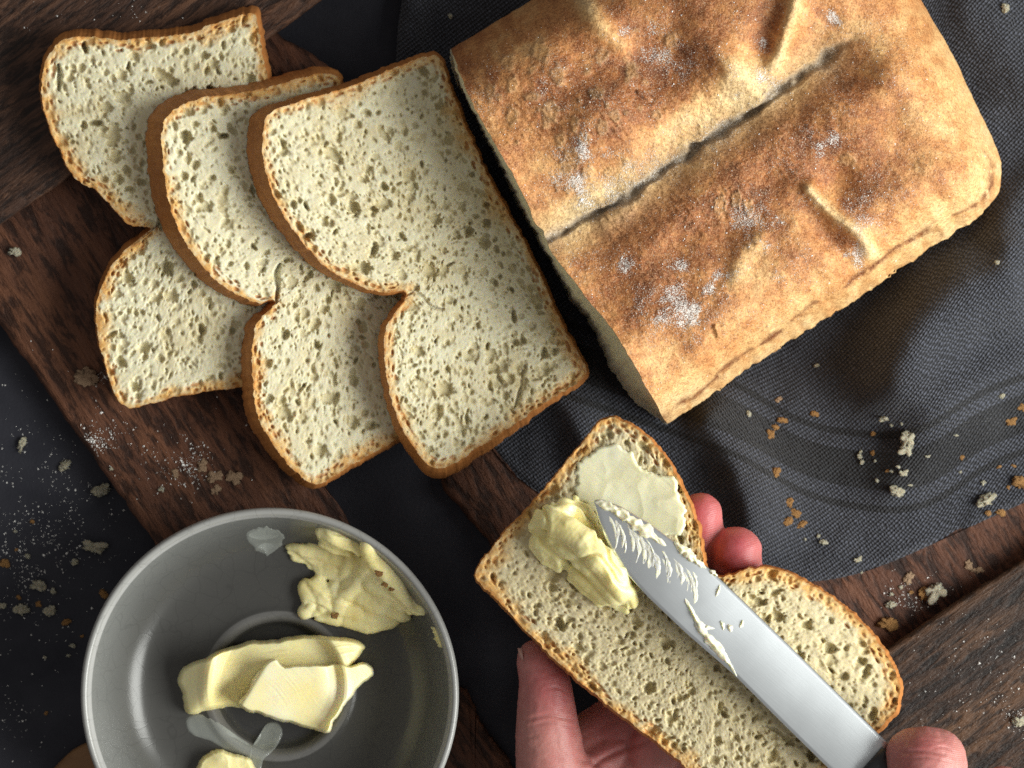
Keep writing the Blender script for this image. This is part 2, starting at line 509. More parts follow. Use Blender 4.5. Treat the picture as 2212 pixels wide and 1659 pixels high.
tag(b, "small honey brown rounded wood peeking out left below the bowl", "board")

# ------------------------------------------------------------------ linen cloth
def build_cloth():
    out = [(872, -60), (868, 0), (858, 80), (862, 200), (960, 420), (1010, 640), (1030, 800), (1030, 900), (1068, 975), (1130, 1040), (1240, 1110), (1400, 1190), (1560, 1235), (1640, 1240), (1700, 1252), (1760, 1256), (1850, 1240), (1930, 1212), (2040, 1164), (2140, 1118), (2230, 1078), (2420, 990), (2460, 600), (2440, 0), (2430, -260), (1700, -300), (1000, -260)]
    o = orient_cw(resample(catmull(out, True, 10), 720))
    n = len(o); nr = 190
    pts = star_pts(o, (1680, 520), nr)
    x, y = pts[:, 0], pts[:, 1]
    ax = np.array([800, 1100, 1270, 1440, 1602, 1675, 1758, 1892, 1975, 2042, 2108, 2212, 2330, 2500.])
    ay = np.array([560, 650, 705, 765, 826, 876, 916, 934, 929, 893, 843, 806, 770, 740.])
    curve = np.interp(x, ax, ay)
    # smooth the stripe path
    cs = 0
    for dx in (-45, -30, -15, 0, 15, 30, 45): cs = cs + np.interp(x + dx, ax, ay)
    cs = cs / 7
    vv = (y - cs) * 0.172 * np.interp(x, [1400, 1700, 1900, 2050, 2212], [1.0, 1.05, 0.98, 0.92, 0.98])
    uu = (x + 0.25 * (cs - 800)) * 0.172
    def ridge(poly, wl, wr, hgt, taper=0.18):
        p = catmull(poly, False, 10)
        d, fr = polydist(x, y, p, False)
        # side: + right of the path
        i = np.clip((fr * (len(p) - 1)).astype(int), 0, len(p) - 2)
        t = p[i + 1] - p[i]
        side = np.sign(t[:, 0] * (y - p[i, 1]) - t[:, 1] * (x - p[i, 0]))
        w = np.where(side > 0, wl, wr)
        e = np.minimum(sstep(0, taper, fr), 1) * (1 - sstep(1 - taper, 1, fr))
        e = np.maximum(e, 0.0)
        return hgt * np.exp(-(d / w)**2) * e
    z = np.zeros_like(x)
    z += ridge([(2330, 560), (2200, 585), (2090, 625), (2010, 690), (1965, 770), (1945, 860), (1935, 950)], 95, 130, 24, 0.22)
    z += ridge([(2330, 760), (2180, 800), (2080, 860), (2000, 930), (1950, 1010), (1930, 1130)], 55, 90, 9, 0.25)
    z += ridge([(1480, 850), (1545, 930), (1590, 1010), (1620, 1100), (1640, 1220)], 45, 85, 11, 0.2)
    z += ridge([(1180, 820), (1230, 880), (1265, 960), (1290, 1060)], 35, 65, 8)
    z += ridge([(2080, -80), (2140, 80), (2240, 200), (2340, 260)], 70, 70, 5)
    z += ridge([(2340, 330), (2240, 390), (2185, 470), (2150, 560)], 55, 80, 6)
    z += ridge([(905, -40), (892, 60), (900, 170)], 26, 30, 4, 0.3)
    z += fbm(x / 160, y / 160, 21, 3) * 3.0 + fbm(x / 45, y / 45, 3, 2) * 0.25
    base = 6.2 + z
    # the hem rolls down to what lies below
    rr = np.r_[0, np.repeat(np.arange(1, nr + 1) / nr, n)]
    R = np.r_[1, np.tile(np.linalg.norm(o - np.array([1680, 520]), axis=1), nr)]
    edge = (1 - rr) * R
    under_loaf = None
    zz = base * (0.78 + 0.22 * sstep(0, 14, edge)) + 0.0
    V = P(x, y, zz * 1e-3)
    # skirt
    last = np.arange(1 + (nr - 1) * n, 1 + nr * n)
    sk = P(o[:, 0], o[:, 1], np.full(n, 0.0045))
    V = np.vstack([V, sk])
    i = np.arange(n); j = (i + 1) % n
    skf = np.stack([last[i], last[j], len(x) + j, len(x) + i], -1)
    uv = np.stack([uu, vv], -1); uv = np.vstack([uv, uv[last]])
    base_pt = P(1680, 520, 0.0045)
    me = mesh_from("linen_cloth", V, star_faces(n, nr) + [skf], M['cloth'], base_pt, uv=uv)
    o2 = place("linen_cloth", me, base_pt)
    tag(o2, "rumpled grey linen cloth with dark woven stripes under the loaf", "cloth")
    r = Raster(850, -60, 2300, 1300, 12)
    # height lookup for crumbs
    return (x, y, zz)
cloth_xyz = build_cloth()
def cloth_z(px, py):
    x, y, z = cloth_xyz
    i = np.argmin((x - px)**2 + (y - py)**2)
    return z[i] * 1e-3

# ------------------------------------------------------------------ bread slices
def pore_field(r, n_pores, inside, seed, big=(), orient=None, size=1.0, depth=1.0, dist=None):
    """carve pores (plan units) into raster r; returns depth in mm (negative)"""
    rng = np.random.default_rng(seed)
    Z = np.zeros_like(r.X)
    warp = fbm(r.X / 7.0, r.Y / 7.0, seed + 1, 2) * 0.45 + fbm(r.X / 22.0, r.Y / 22.0, seed + 2, 2) * 0.25
    x0, y0 = r.X[0, 0], r.Y[0, 0]; x1, y1 = r.X[-1, -1], r.Y[-1, -1]
    clus = fbm(r.X / 120.0, r.Y / 120.0, seed + 5, 2)
    made = 0; tries = 0
    items = []
    while made < n_pores and tries < n_pores * 8:
        tries += 1
        x = rng.uniform(x0, x1); y = rng.uniform(y0, y1)
        if not inside(x, y): continue
        j = min(int((y - y0) / r.s), r.ny - 1); i = min(int((x - x0) / r.s), r.nx - 1)
        u = rng.random()
        a = rng.uniform(1.6, 3.6)
        if u > 0.62: a = rng.uniform(3.4, 6)
        if u > 0.89: a = rng.uniform(6, 9.5)
        if u > 0.976: a = rng.uniform(9, 16)
        a *= size * (1 + 0.3 * clus[j, i])
        asp = rng.uniform(0.38, 1.0)
        ang = rng.uniform(0, math.pi) if orient is None else orient(x, y) + rng.normal(0, 0.7)
        dz = a * S * 1e3 * (0.28 + 1.75 * rng.beta(1.1, 2.2)) * depth
        items.append((x, y, a, a * asp, ang, dz)); made += 1
    for (x, y, a, bb, ang, dz) in big: items.append((x, y, a, bb, ang, dz))
    for (x, y, a, bb, ang, dz) in items:
        w = r.window(x, y, a * 1.5)
        X = r.X[w] - x; Y = r.Y[w] - y
        if X.size == 0: continue
        ca, sa = math.cos(ang), math.sin(ang)
        u = (X * ca + Y * sa) / a; v = (-X * sa + Y * ca) / bb
        q = np.sqrt(u * u + v * v) * (1 + warp[w])
        prof = -dz * np.clip(1 - q**2.6, 0, 1)**0.75
        Z[w] = np.minimum(Z[w], prof)
    return Z

def lerp3(a, b, t): return np.asarray(a) * (1 - t[:, None]) + np.asarray(b) * t[:, None]

CR = dict(crumb=(0.77, 0.735, 0.55), crumb2=(0.67, 0.585, 0.375), wall=(0.52, 0.43, 0.22), tan=(0.68, 0.42, 0.16), rim=(0.50, 0.215, 0.06), crust=(0.54, 0.235, 0.065), crustdark=(0.36, 0.14, 0.042))

def build_slice(name, outline, centre, zfun, thick, seed, label, cat, skew=(0, 0), n_pores=4200, n=1080, nr=165, big=(), rimw=22, bulge=6,
                size=1.0, orient=None, tanamt=1.0, crumbcol=None, ragged=1.6, tear=(), crumb_rough=1.0, skewfun=None):
    o = resample(catmull(outline, True, 12), n)
    o = orient_cw(o)
    k = np.arange(n)
    t = np.roll(o, -1, 0) - np.roll(o, 1, 0); t /= np.linalg.norm(t, axis=1)[:, None] + 1e-9
    nrm = np.stack([t[:, 1], -t[:, 0]], -1)
    rag = nrm * (vn(k * 0.21, k * 0 + seed, seed) * ragged + vn(k * 0.7, k * 0 + seed, seed + 4) * ragged * 0.6 - 2.5 * ragged * np.clip(vn(k * 0.11, k * 0 + 5, seed + 6) - 0.45, 0, 1) )[:, None]
    pts = star_pts(o, centre, nr, rag=rag)
    o = o + rag
    x, y = pts[:, 0], pts[:, 1]
    dr = dist_raster(resample(o, 300), 5)
    d = dr.sample(x, y); d[-n:] = 0
    r = Raster(o[:, 0].min() - 8, o[:, 1].min() - 8, o[:, 0].max() + 8, o[:, 1].max() + 8, 2.0)
    from mathutils.geometry import tessellate_polygon
    # inside test through a coarse mask
    mask = point_mask(r, o)
    def inside(px, py):
        j = int((py - r.Y[0, 0]) / r.s); i = int((px - r.X[0, 0]) / r.s)
        return mask[min(j, r.ny - 1), min(i, r.nx - 1)]
    Z = pore_field(r, n_pores, inside, seed, big, orient, size)
    Zp = Z.copy()
    # pores that run along the crust
    dd = dr.sample(r.X.ravel(), r.Y.ravel()).reshape(r.X.shape)
    Zr = np.zeros_like(Z)
    rng = np.random.default_rng(seed + 77)
    for q in range(170):
        i = rng.integers(0, n); off = rng.uniform(7, rimw)
        p = o[i] - nrm[i] * off * 1.0
        ang = math.atan2(t[i, 1], t[i, 0])
        a = rng.uniform(3.5, 10); bb = rng.uniform(2, 4.5)
        w = r.window(p[0], p[1], a * 1.4); X = r.X[w] - p[0]; Y = r.Y[w] - p[1]
        if X.size == 0: continue
        ca, sa = math.cos(ang), math.sin(ang)
        qq = np.sqrt(((X * ca + Y * sa) / a)**2 + ((-X * sa + Y * ca) / bb)**2)
        Zr[w] = np.minimum(Zr[w], -rng.uniform(0.5, 1.7) * np.sqrt(np.clip(1 - qq * qq, 0, 1)))
    Z = np.minimum(Z, Zr)
    # torn clefts
    for (poly, w_, dep) in tear:
        p = catmull(poly, False, 8)
        dt, fr = polydist(r.X, r.Y, p, False)
        ww = w_ * (1 + 0.5 * fbm(r.X / 9, r.Y / 9, seed + 9, 2)) * (0.35 + 0.65 * np.sin(np.pi * np.clip(fr, 0.08, 0.95)))
        Z = np.minimum(Z, -dep * np.sqrt(np.clip(1 - (dt / ww)**2, 0, 1)))
    rough = (fbm(r.X / 13, r.Y / 13, seed + 3, 3) * 0.22 + fbm(r.X / 4.6, r.Y / 4.6, seed + 8, 2) * 0.14) * crumb_rough
    Z = Z + rough
    z = r.sample(x, y, Z)
    soft = sstep(0, 6, d)
    z = z * (0.25 + 0.75 * soft)
    zt = zfun(x, y) + z * 1e-3
    V = P(x, y, zt)
    # colours
    f1 = fbm(x / 30, y / 30, seed + 20, 3); f2 = fbm(x / 9, y / 9, seed + 21, 2); f3 = fbm(x / 140, y / 140, seed + 22, 2)
    c0 = CR['crumb'] if crumbcol is None else crumbcol
    c = lerp3(c0, CR['crumb2'], np.clip(0.28 + 0.5 * f1 + 0.35 * f3, 0, 1))
    pw = np.clip(-r.sample(x, y, Zp) / 0.7, 0, 1) * 0.55          # cell linings turn yellower and darker with pore depth
    c = c * (1 - pw[:, None]) + np.array(CR['wall']) * pw[:, None]
    tw = rimw * (1.0 + 0.6 * f1 + 0.7 * f3)
    dk = sstep(0.05, 0.6, fbm(x / 75, y / 75, seed + 61, 2)); tw = tw * (1 + 0.5 * dk)
    tanm = (1 - sstep(tw * 0.35, tw * 1.25, d)) * np.clip(0.85 + 0.5 * f2, 0, 1) * tanamt
    c = c * (1 - tanm[:, None]) + np.array(CR['tan']) * tanm[:, None]
    rim = (1 - sstep(1.5, 6.0 + 4 * f1 + 7 * dk, d)) * np.clip(0.55 + 0.6 * f2 + 0.5 * f3, 0, 1)
    # brown cell walls in the crust zone: deep crust cells baked darker
    c = c * (1 - rim[:, None]) + np.array(CR['rim']) * rim[:, None]
    zrim = np.clip(-r.sample(x, y, Zr) / 0.9, 0, 1) * (1 - sstep(rimw * 0.9, rimw * 1.3, d)) * 0.75
    c = c * (1 - zrim[:, None]) + np.array(CR['rim']) * zrim[:, None]
    base = P(centre[0], centre[1], float(zfun(np.array(centre[0]), np.array(centre[1]))) - thick)
    root = empty(name, base)
    tag(root, label, cat)
    place("crumb", mesh_from("crumb", V, star_faces(n, nr), M['crumb'], base, c), base, root)
    # crust wall and underside
    nk = 12
    ringsV = []; ringsC = []
    ztop = zt[-n:]
    skv = np.array(skew, float)
    arc = k / n
    for q in range(nk + 1):
        s = q / nk
        bl = bulge * math.sin(math.pi * min(s * 1.0, 1.0)) ** 0.8
        sk = skv[None] * s if skewfun is None else skewfun(o) * s
        nn = vn(k * 0.12, np.full(n, s * 3.0), seed + 31) * 1.2 * math.sin(math.pi * s)
        p = o + nrm * (bl + nn)[:, None] + sk
        zz = ztop * (1 - s) + (zfun(o[:, 0], o[:, 1]) - thick) * s
        ringsV.append(P(p[:, 0], p[:, 1], zz))
        g = np.clip(0.5 + 0.5 * fbm(k * 0.03, np.full(n, s * 2.0), seed + 40, 3) + 0.25 * (s - 0.4), 0, 1)
        cc = lerp3(CR['crust'], CR['crustdark'], g)
        if q == 0: cc = lerp3(cc, CR['rim'], np.full(n, 0.6))
        ringsC.append(cc)
    cb = P(centre[0] + (skv[0] if skewfun is None else 0), centre[1] + (skv[1] if skewfun is None else 0), float(zfun(np.array(centre[0]), np.array(centre[1]))) - thick)
    VV = np.vstack(ringsV + [cb[None]]); CC = np.vstack(ringsC + [np.array(CR['crumb'])[None]])
    i = np.arange(n); j = (i + 1) % n
    qs = [np.stack([a * n + i, a * n + j, (a + 1) * n + j, (a + 1) * n + i], -1) for a in range(nk)]
    tri = np.stack([nk * n + i, nk * n + j, np.full(n, (nk + 1) * n)], -1)
    place("crust", mesh_from("crust", VV, [np.concatenate(qs), tri], M['crust'], base, CC), base, root)
    return root, r, Z

def point_mask(r, o):
    """even-odd scanline mask of polygon o on raster r"""
    m = np.zeros(r.X.shape, bool)
    a = o; b = np.roll(o, -1, 0)
    for j in range(r.ny):
        yy = r.Y[j, 0]
        sel = (a[:, 1] > yy) != (b[:, 1] > yy)
        if not sel.any(): continue
        xs = np.sort(a[sel, 0] + (yy - a[sel, 1]) / (b[sel, 1] - a[sel, 1]) * (b[sel, 0] - a[sel, 0]))
        row = r.X[j]
        cnt = np.searchsorted(xs, row)
        m[j] = cnt % 2 == 1
    return m

mm = 1e-3
z1 = lambda x, y: (31.5 - 0.006 * (np.asarray(x) - 200) - 0.0035 * (np.asarray(y) - 200)) * mm
sl2 = lambda x: 43.5 - 0.2 * (np.asarray(x) - 370) * 0.172
z2 = lambda x, y: sl2(x) * mm + 0 * np.asarray(y)
z3 = lambda x, y: (sl2(x) + 14.6) * mm + 0 * np.asarray(y)

S1 = [(128, 92), (170, 78), (260, 86), (330, 80), (400, 72), (470, 48), (545, 30), (558, 60), (566, 105), (582, 190), (612, 330), (655, 520), (690, 680), (700, 770), (620, 800), (530, 832), (420, 850), (330, 870), (285, 881), (262, 872), (242, 838), (222, 770), (207, 690), (215, 630), (238, 580), (268, 542), (318, 508), (322, 492), (285, 488), (255, 462), (205, 412), (160, 383), (128, 322), (104, 270), (90, 190), (100, 130)]
build_slice("bread_slice", S1, (420, 420), z1, 0.0135, 101, "leftmost of the three overlapping white bread slices, lying lowest", "bread slice",
            skew=(4, -16), big=[(355, 165, 32, 11, 0.55, 3.2), (322, 98, 15, 9, 0.3, 2.6), (440, 120, 14, 7, 0.2, 2.4), (265, 210, 19, 13, 0.5, 2.4), (228, 232, 16, 12, 0.3, 2.2), (245, 290, 16, 26, 0.2, 2.2), (135, 300, 16, 18, 0.3, 1.8), (308, 395, 12, 9, 0.2, 2.6), (250, 340, 14, 17, 0.2, 2), (275, 600, 14, 15, 0.0, 2.8), (370, 640, 16, 12, 0.4, 2.2), (175, 145, 9, 9, 0, 1.8), (150, 170, 10, 9, 0, 1.8)],
            tear=[([(126, 140), (129, 165), (127, 195)], 6, 3.5)], rimw=24, orient=lambda x, y: 1.15)
S2 = [(352, 262), (372, 240), (420, 215), (500, 203), (580, 188), (650, 168), (705, 158), (735, 170), (742, 190), (790, 320), (850, 480), (920, 640), (985, 790), (1005, 860), (940, 905), (836, 962), (760, 1005), (720, 1030), (688, 1046), (662, 1038), (620, 1000), (580, 945), (556, 895), (546, 820), (544, 750), (552, 705), (575, 676), (596, 655), (590, 648), (560, 654), (520, 640), (478, 615), (435, 572), (398, 520), (370, 455), (356, 390), (350, 320)]
build_slice("bread_slice", S2, (700, 560), z2, 0.0135, 202, "middle of the three overlapping white bread slices", "bread slice",
            skewfun=lambda o: np.stack([-34 * (1 - sstep(380, 860, o[:, 0])), 6 * sstep(600, 1000, o[:, 1]) - 14 * (1 - sstep(200, 300, o[:, 1]))], -1), tear=[([(596, 652), (600, 620), (596, 590), (604, 570)], 7, 3.0), ([(690, 560), (720, 600), (716, 640)], 5, 2)],
            big=[(712, 860, 21, 15, 0, 2.6), (700, 668, 11, 11, 0, 2.4), (445, 445, 13, 11, 0, 2), (680, 700, 12, 16, 0.2, 2), (445, 230, 12, 5, 0.1, 2), (420, 268, 7, 7, 0, 2)], rimw=24, orient=lambda x, y: 1.15)
S3 = [(572, 262), (590, 240), (640, 220), (720, 198), (800, 168), (880, 135), (930, 119), (952, 128), (970, 180), (1010, 280), (1060, 390), (1110, 480), (1160, 580), (1205, 680), (1240, 745), (1262, 782), (1266, 806), (1240, 832), (1180, 870), (1100, 925), (1030, 970), (985, 1000), (950, 1012), (925, 1003), (890, 962), (858, 900), (838, 830), (830, 760), (834, 710), (852, 676), (878, 640), (872, 630), (840, 634), (790, 622), (730, 594), (690, 566), (648, 515), (610, 462), (582, 400), (568, 340)]
build_slice("bread_slice", S3, (960, 560), z3, 0.0135, 303, "rightmost and topmost of the overlapping bread slices, beside the loaf", "bread slice",
            skewfun=lambda o: np.stack([-34 * (1 - sstep(560, 1010, o[:, 0])), 22 * sstep(760, 1000, o[:, 1]) - 4 * (1 - sstep(130, 260, o[:, 1]))], -1), tear=[([(872, 640), (900, 632), (930, 660), (960, 668)], 4, 1.8), ([(1130, 800), (1122, 850), (1112, 880)], 6, 2.5)],
            big=[(720, 335, 30, 12, 0.7, 2.6), (790, 242, 16, 7, 0.3, 2.4), (830, 290, 22, 9, 0.8, 2), (960, 840, 22, 19, 0, 2.8), (945, 895, 15, 12, 0.4, 2.6), (830, 440, 15, 14, 0, 2.2), (885, 380, 16, 18, 0, 2.2), (1060, 770, 10, 22, 0.2, 2.0)], rimw=20, tanamt=0.8, orient=lambda x, y: 1.1)

# ------------------------------------------------------------------ loaf
def build_loaf():
    crust = [(975, 105), (1030, 72), (1080, 42), (1150, 0), (1400, -150), (1650, -290), (1760, -316), (1850, -262), (1915, -145), (1990, 0), (2058, 118), (2108, 225), (2145, 300), (2163, 352), (2156, 418), (2104, 474), (2000, 542), (1900, 612), (1760, 702), (1600, 808), (1500, 879), (1441, 915)]
    cut = [(1441, 915), (1422, 882), (1379, 805), (1339, 735), (1302, 685), (1266, 642), (1233, 596), (1200, 558), (1182, 522), (1173, 499), (1157, 482), (1143, 447), (1117, 393), (1077, 323), (1023, 227), (990, 150), (975, 105)]
    cutb = [(1439, 917), (1405, 893), (1366, 862), (1324, 806), (1296, 748), (1271, 692), (1232, 648), (1195, 577), (1168, 532), (1158, 512), (1146, 490), (1128, 462), (1092, 388), (1038, 278), (980, 160), (974, 107)]
    cc = np.vstack([resample(catmull(crust[:14], False, 10), 300, False)[:-1], resample(catmull(crust[13:], False, 10), 190, False)])
    kk = np.arange(len(cc))
    tr = np.gradient(cc, axis=0); tr /= np.linalg.norm(tr, axis=1)[:, None]
    amp = 0.8 + 2.6 * sstep(310, 330, kk) * (1 - sstep(470, 489, kk))
    cc = cc + np.stack([tr[:, 1], -tr[:, 0]], -1) * (amp * (vn(kk * 0.33, kk * 0, 3) + 0.6 * vn(kk * 0.9, kk * 0, 8)))[:, None]
    cc[0] = crust[0]; cc[-1] = crust[-1]
    ct = resample(catmull(cut, False, 10), 240, False)
    kt = np.arange(240)
    ct[1:-1, 0] += (vn(kt * 0.3, kt * 0, 4) * 1.6)[1:-1]
    o = np.vstack([cc[:-1], ct[:-1]])
    is_cut = np.r_[np.zeros(len(cc) - 1, bool), np.ones(239, bool)]
    is_cut[0] = False; is_cut[len(cc) - 1] = False
    # run direction
    a0 = np.sum(o[:, 0] * np.roll(o[:, 1], -1) - np.roll(o[:, 0], -1) * o[:, 1])
    if a0 < 0: o = o[::-1].copy(); is_cut = is_cut[::-1].copy()
    n = len(o); nr = 200
    pts = star_pts(o, (1560, 330), nr)
    x, y = pts[:, 0], pts[:, 1]
    r = Raster(940, -340, 2200, 940, 3.0)
    X, Y = r.X, r.Y
    cs = resample(cc, 160, False)
    rc = Raster(940, -340, 2200, 940, 9.0)
    dcr, fr = polydist(rc.X, rc.Y, cs, False)
    D = rc.sample(X.ravel(), Y.ravel(), dcr).reshape(X.shape)
    FR = rc.sample(X.ravel(), Y.ravel(), fr).reshape(X.shape)
    def dome(D):
        q = np.clip(D / 165.0, 0, 1)
        return (1 - (1 - q)**2.4)**(1 / 2.0)
    def seg(poly, wob=0):
        p = catmull(poly, False, 8)
        return polydist(X + wob * fbm(X / 38, Y / 38, 171, 2), Y + wob * fbm(X / 38, Y / 38, 172, 2), p, False)
    Z = np.zeros_like(X)
    # groove between the two lobes
    gd, gf = seg([(1120, 540), (1182, 516), (1240, 486), (1330, 440), (1400, 388), (1500, 322), (1600, 258), (1660, 214), (1740, 158), (1800, 116), (1876, 74)], 10)
    fade = 1 - sstep(0.86, 1.0, gf)
    wv = 1.1 + 0.75 * fbm(X / 60, Y / 60, 71, 2)
    # signed side: positive = below the groove
    gb, gbf = seg([(1120, 540), (1182, 516), (1330, 440), (1500, 322), (1660, 214), (1800, 116), (1876, 74)])
    Z -= 7.0 * np.exp(-(gb / 85)**2) * (0.45 + 0.55 * fade)
    Z -= 3.4 * np.exp(-(gd / (10 * wv))**4) * fade * (0.7 + 0.6 * fbm(X / 30, Y / 30, 173, 2))
    def bump(x0, y0, rx, ry, ang, h):
        ca, sa = math.cos(ang), math.sin(ang)
        u = ((X - x0) * ca + (Y - y0) * sa) / rx; v = (-(X - x0) * sa + (Y - y0) * ca) / ry
        return h * np.exp(-(u * u + v * v))
    # dents and folds of the dough
    Z += bump(1600, 165, 60, 34, 0.7, 4.5)
    Z += bump(1340, 455, 60, 26, -0.5, 2.5)
    Z -= bump(1655, 60, 34, 80, 0.25, 3.2)
    Z -= bump(1420, 150, 120, 60, 0.5, 3.0)
    Z -= bump(1800, 400, 55, 85, -0.3, 4.0)
    Z -= bump(1570, 470, 60, 110, 0.35, 3.2)
    Z -= bump(1790, 520, 25, 70, -0.75, 3.5)
    Z -= bump(1340, 600, 90, 70, 0.5, 2.0)
    rd1, _ = seg([(1750, 408), (1770, 432), (1800, 462), (1835, 488), (1862, 512), (1880, 545)])
    rd2, _ = seg([(1722, -20), (1712, 30), (1692, 92), (1672, 135)])
    rd3, _ = seg([(1255, -20), (1275, 25), (1300, 60), (1338, 96)])
    rd4, _ = seg([(1640, 520), (1600, 560), (1590, 600)])
    Z += 4.2 * np.exp(-(rd1 / 17)**2) + 4.0 * np.exp(-(rd2 / 22)**2) + 3.2 * np.exp(-(rd3 / 28)**2) + 1.5 * np.exp(-(rd4 / 22)**2)
    Z += fbm(X / 130, Y / 130, 50, 2, 0.35) * 3.6 + fbm(X / 34, Y / 34, 51, 3) * 0.35 + fbm(X / 9, Y / 9, 52, 2) * 0.16
    wr = 1 - np.abs(fbm((X + 0.6 * Y) / 46, (Y - 0.6 * X) / 15, 151, 3)) * 3.2
    Z += 0.38 * np.clip(wr, 0, 1)**2 * sstep(-0.1, 0.4, fbm(X / 90, Y / 90, 153, 2))
    # small nicks
    for (ax, ay, bx, by) in [(1545, 705, 1552, 728), (1660, 705, 1666, 725), (1380, 200, 1400, 214)]:
        nd, _ = seg([(ax, ay), ((ax + bx) / 2 + 1, (ay + by) / 2), (bx, by)])
        Z += 1.1 * np.exp(-(nd / 4)**2) - 0.9 * np.exp(-((nd - 8) / 5)**2) * 0.5
    fine = [[(1740, 285), (1752, 262), (1780, 258), (1802, 280), (1798, 312), (1772, 322)], [(1770, 300), (1800, 332), (1842, 340)], [(1480, 505), (1530, 548), (1588, 540)], [(1512, 600), (1556, 572), (1612, 578)], [(1392, 735), (1405, 790), (1412, 840)], [(1655, 600), (1672, 650), (1668, 690)], [(1830, 540), (1868, 575)], [(1905, 200), (1925, 260), (1920, 330)], [(1530, 90), (1560, 130), (1600, 150)], [(1110, 220), (1160, 236), (1215, 262)], [(1440, 240), (1500, 262), (1540, 250)], [(1330, 640), (1372, 668), (1392, 705)], [(1690, 440), (1720, 490), (1728, 540)], [(1390, 30), (1430, 60), (1445, 110)]]
    FW = np.zeros_like(X)
    for q, p_ in enumerate(fine):
        fd, _ = seg(p_, 6)
        m_ = np.exp(-(fd / (5 + 2 * (q % 3)))**2); FW = np.maximum(FW, m_)
        Z += 0.12 * m_
    # blisters
    BL = np.zeros_like(X); RIM = np.zeros_like(X)
    rng = np.random.default_rng(5)
    bl = [(1165, 112, 17, 22), (1096, 132, 13, 16), (1108, 182, 12, 17), (1205, 162, 16, 20), (1190, 238, 14, 22), (1107, 252, 12, 18), (1150, 210, 14, 10), (1180, 250, 10, 26), (1262, 300, 12, 14), (1240, 268, 8, 16), (1300, 275, 12, 18), (1210, 300, 10, 10), (1238, 345, 20, 22), (1268, 372, 14, 12), (1330, 250, 10, 16), (1365, 150, 10, 18), (1450, 90, 14, 14), (1300, 118, 16, 14), (1555, 442, 14, 22), (1590, 430, 12, 16), (1620, 450, 10, 16), (1765, 60, 12, 14), (1740, 48, 10, 10), (1830, 345, 16, 12), (1290, 200, 14, 12), (1420, 250, 12, 10), (1150, 150, 8, 8), (1060, 200, 10, 20)]
    for q in range(30): bl.append((rng.uniform(1080, 1420), rng.uniform(60, 420), rng.uniform(4, 8), rng.uniform(4, 8)))
    for (bx, by, rx, ry) in bl:
        w = r.window(bx, by, max(rx, ry) * 1.8)
        xx = X[w] - bx; yy = Y[w] - by
        q = np.hypot(xx / rx, yy / ry) * (1 + 0.5 * fbm(X[w] / 7, Y[w] / 7, int(bx) % 97, 3) + 0.3 * fbm(X[w] / 16, Y[w] / 16, int(by) % 91, 2))
        m = 1 - sstep(0.72, 0.95, q)
        BL[w] = np.maximum(BL[w], m)
        RIM[w] = np.maximum(RIM[w], np.exp(-((q - 0.9) / 0.16)**2))
    Z += BL * 0.25 + RIM * 0.45
    # seam where the side crust split, along the lower right edge
    low = sstep(0.60, 0.66, FR) 
    sd = 30 + 10 * fbm(X / 60, Y / 60, 63, 2) + 8 * np.sin(X / 130)
    seamw = 3.0 + 6.5 * np.clip(fbm(X / 26, Y / 26, 65, 2) + 0.35, 0, 1)
    seam = np.exp(-((D - sd) / seamw)**2) * low * sstep(-0.6, 0.05, fbm(X / 45, Y / 45, 66, 2)) * sstep(-0.75, -0.1, fbm(X / 9, Y / 9, 69, 2))
    Z -= seam * 1.6
    Z += np.where(D < sd, fbm(X / 12, Y / 12, 67, 3) * 0.9, 0) * low
    d = r.sample(x, y, D); d[-n:][~is_cut] = 0
    zed = 20.0
    zt = zed + 51.0 * dome(d) + r.sample(x, y, Z) * (0.25 + 0.75 * sstep(10, 80, d)) + r.sample(x, y, Z * (D < 60)) * 0.35 * (1 - sstep(10, 80, d))
    zt[-n:][~is_cut] = zed
    V = P(x, y, zt * mm)
    # colour: baked brown, paler on folds, with light painted on the right-hand sides
    edge_warm = np.exp(-(D / 60)**2)
    br = 0.50 + 0.22 * fbm(X / 95, Y / 95, 80, 3) + 0.24 * fbm(X / 26, Y / 26, 81, 3) + 0.10 * fbm(X / 7, Y / 7, 82, 2)
    for (cx, cy, rx, ry, h) in [(1430, 130, 130, 70, 0.28), (1230, 230, 130, 110, 0.12), (1800, 380, 85, 120, 0.34), (1580, 460, 110, 110, 0.30), (1370, 600, 110, 100, 0.22), (1660, 55, 45, 80, 0.35), (1330, 180, 60, 60, 0.15), (1840, 170, 60, 70, 0.34), (1470, 560, 90, 90, 0.12), (1650, 380, 120, 80, 0.25), (1520, 640, 90, 60, 0.08), (1820, 560, 40, 60, 0.25)]:
        br += bump(cx, cy, rx, ry, 0, h * 0.85) * np.clip(0.75 + 0.7 * fbm(X / 40, Y / 40, 85, 3), 0.2, 1.4)
    br -= 0.22 * np.exp(-(D / 75.0)**2) * sstep(0.42, 0.56, FR)          # pale crust plus painted light on lower right and right sides
    br -= 0.26 * np.exp(-(D / 150.0)**2) * sstep(0.42, 0.56, FR)
    br -= 0.22 * np.exp(-(gb / 65)**2) * (0.4 + 0.6 * sstep(-10, 30, -(Y - (1182 - X) * 0.63 - 516 + 0)))
    br -= 0.10 * FW * (0.6 + 0.6 * fbm(X / 14, Y / 14, 155, 2))
    br -= 0.75 * np.exp(-(rd1 / 15)**2) + 0.6 * np.exp(-(rd2 / 20)**2) + 0.45 * np.exp(-(rd3 / 26)**2) + 0.3 * np.exp(-(rd4 / 26)**2)
    br -= bump(1605, 175, 62, 50, 0.7, 0.75) + bump(1500, 250, 110, 40, -0.5, 0.4) + bump(1280, 440, 80, 36, -0.5, 0.5)+ bump(1640, 580, 60, 40, -0.5, 0.35)
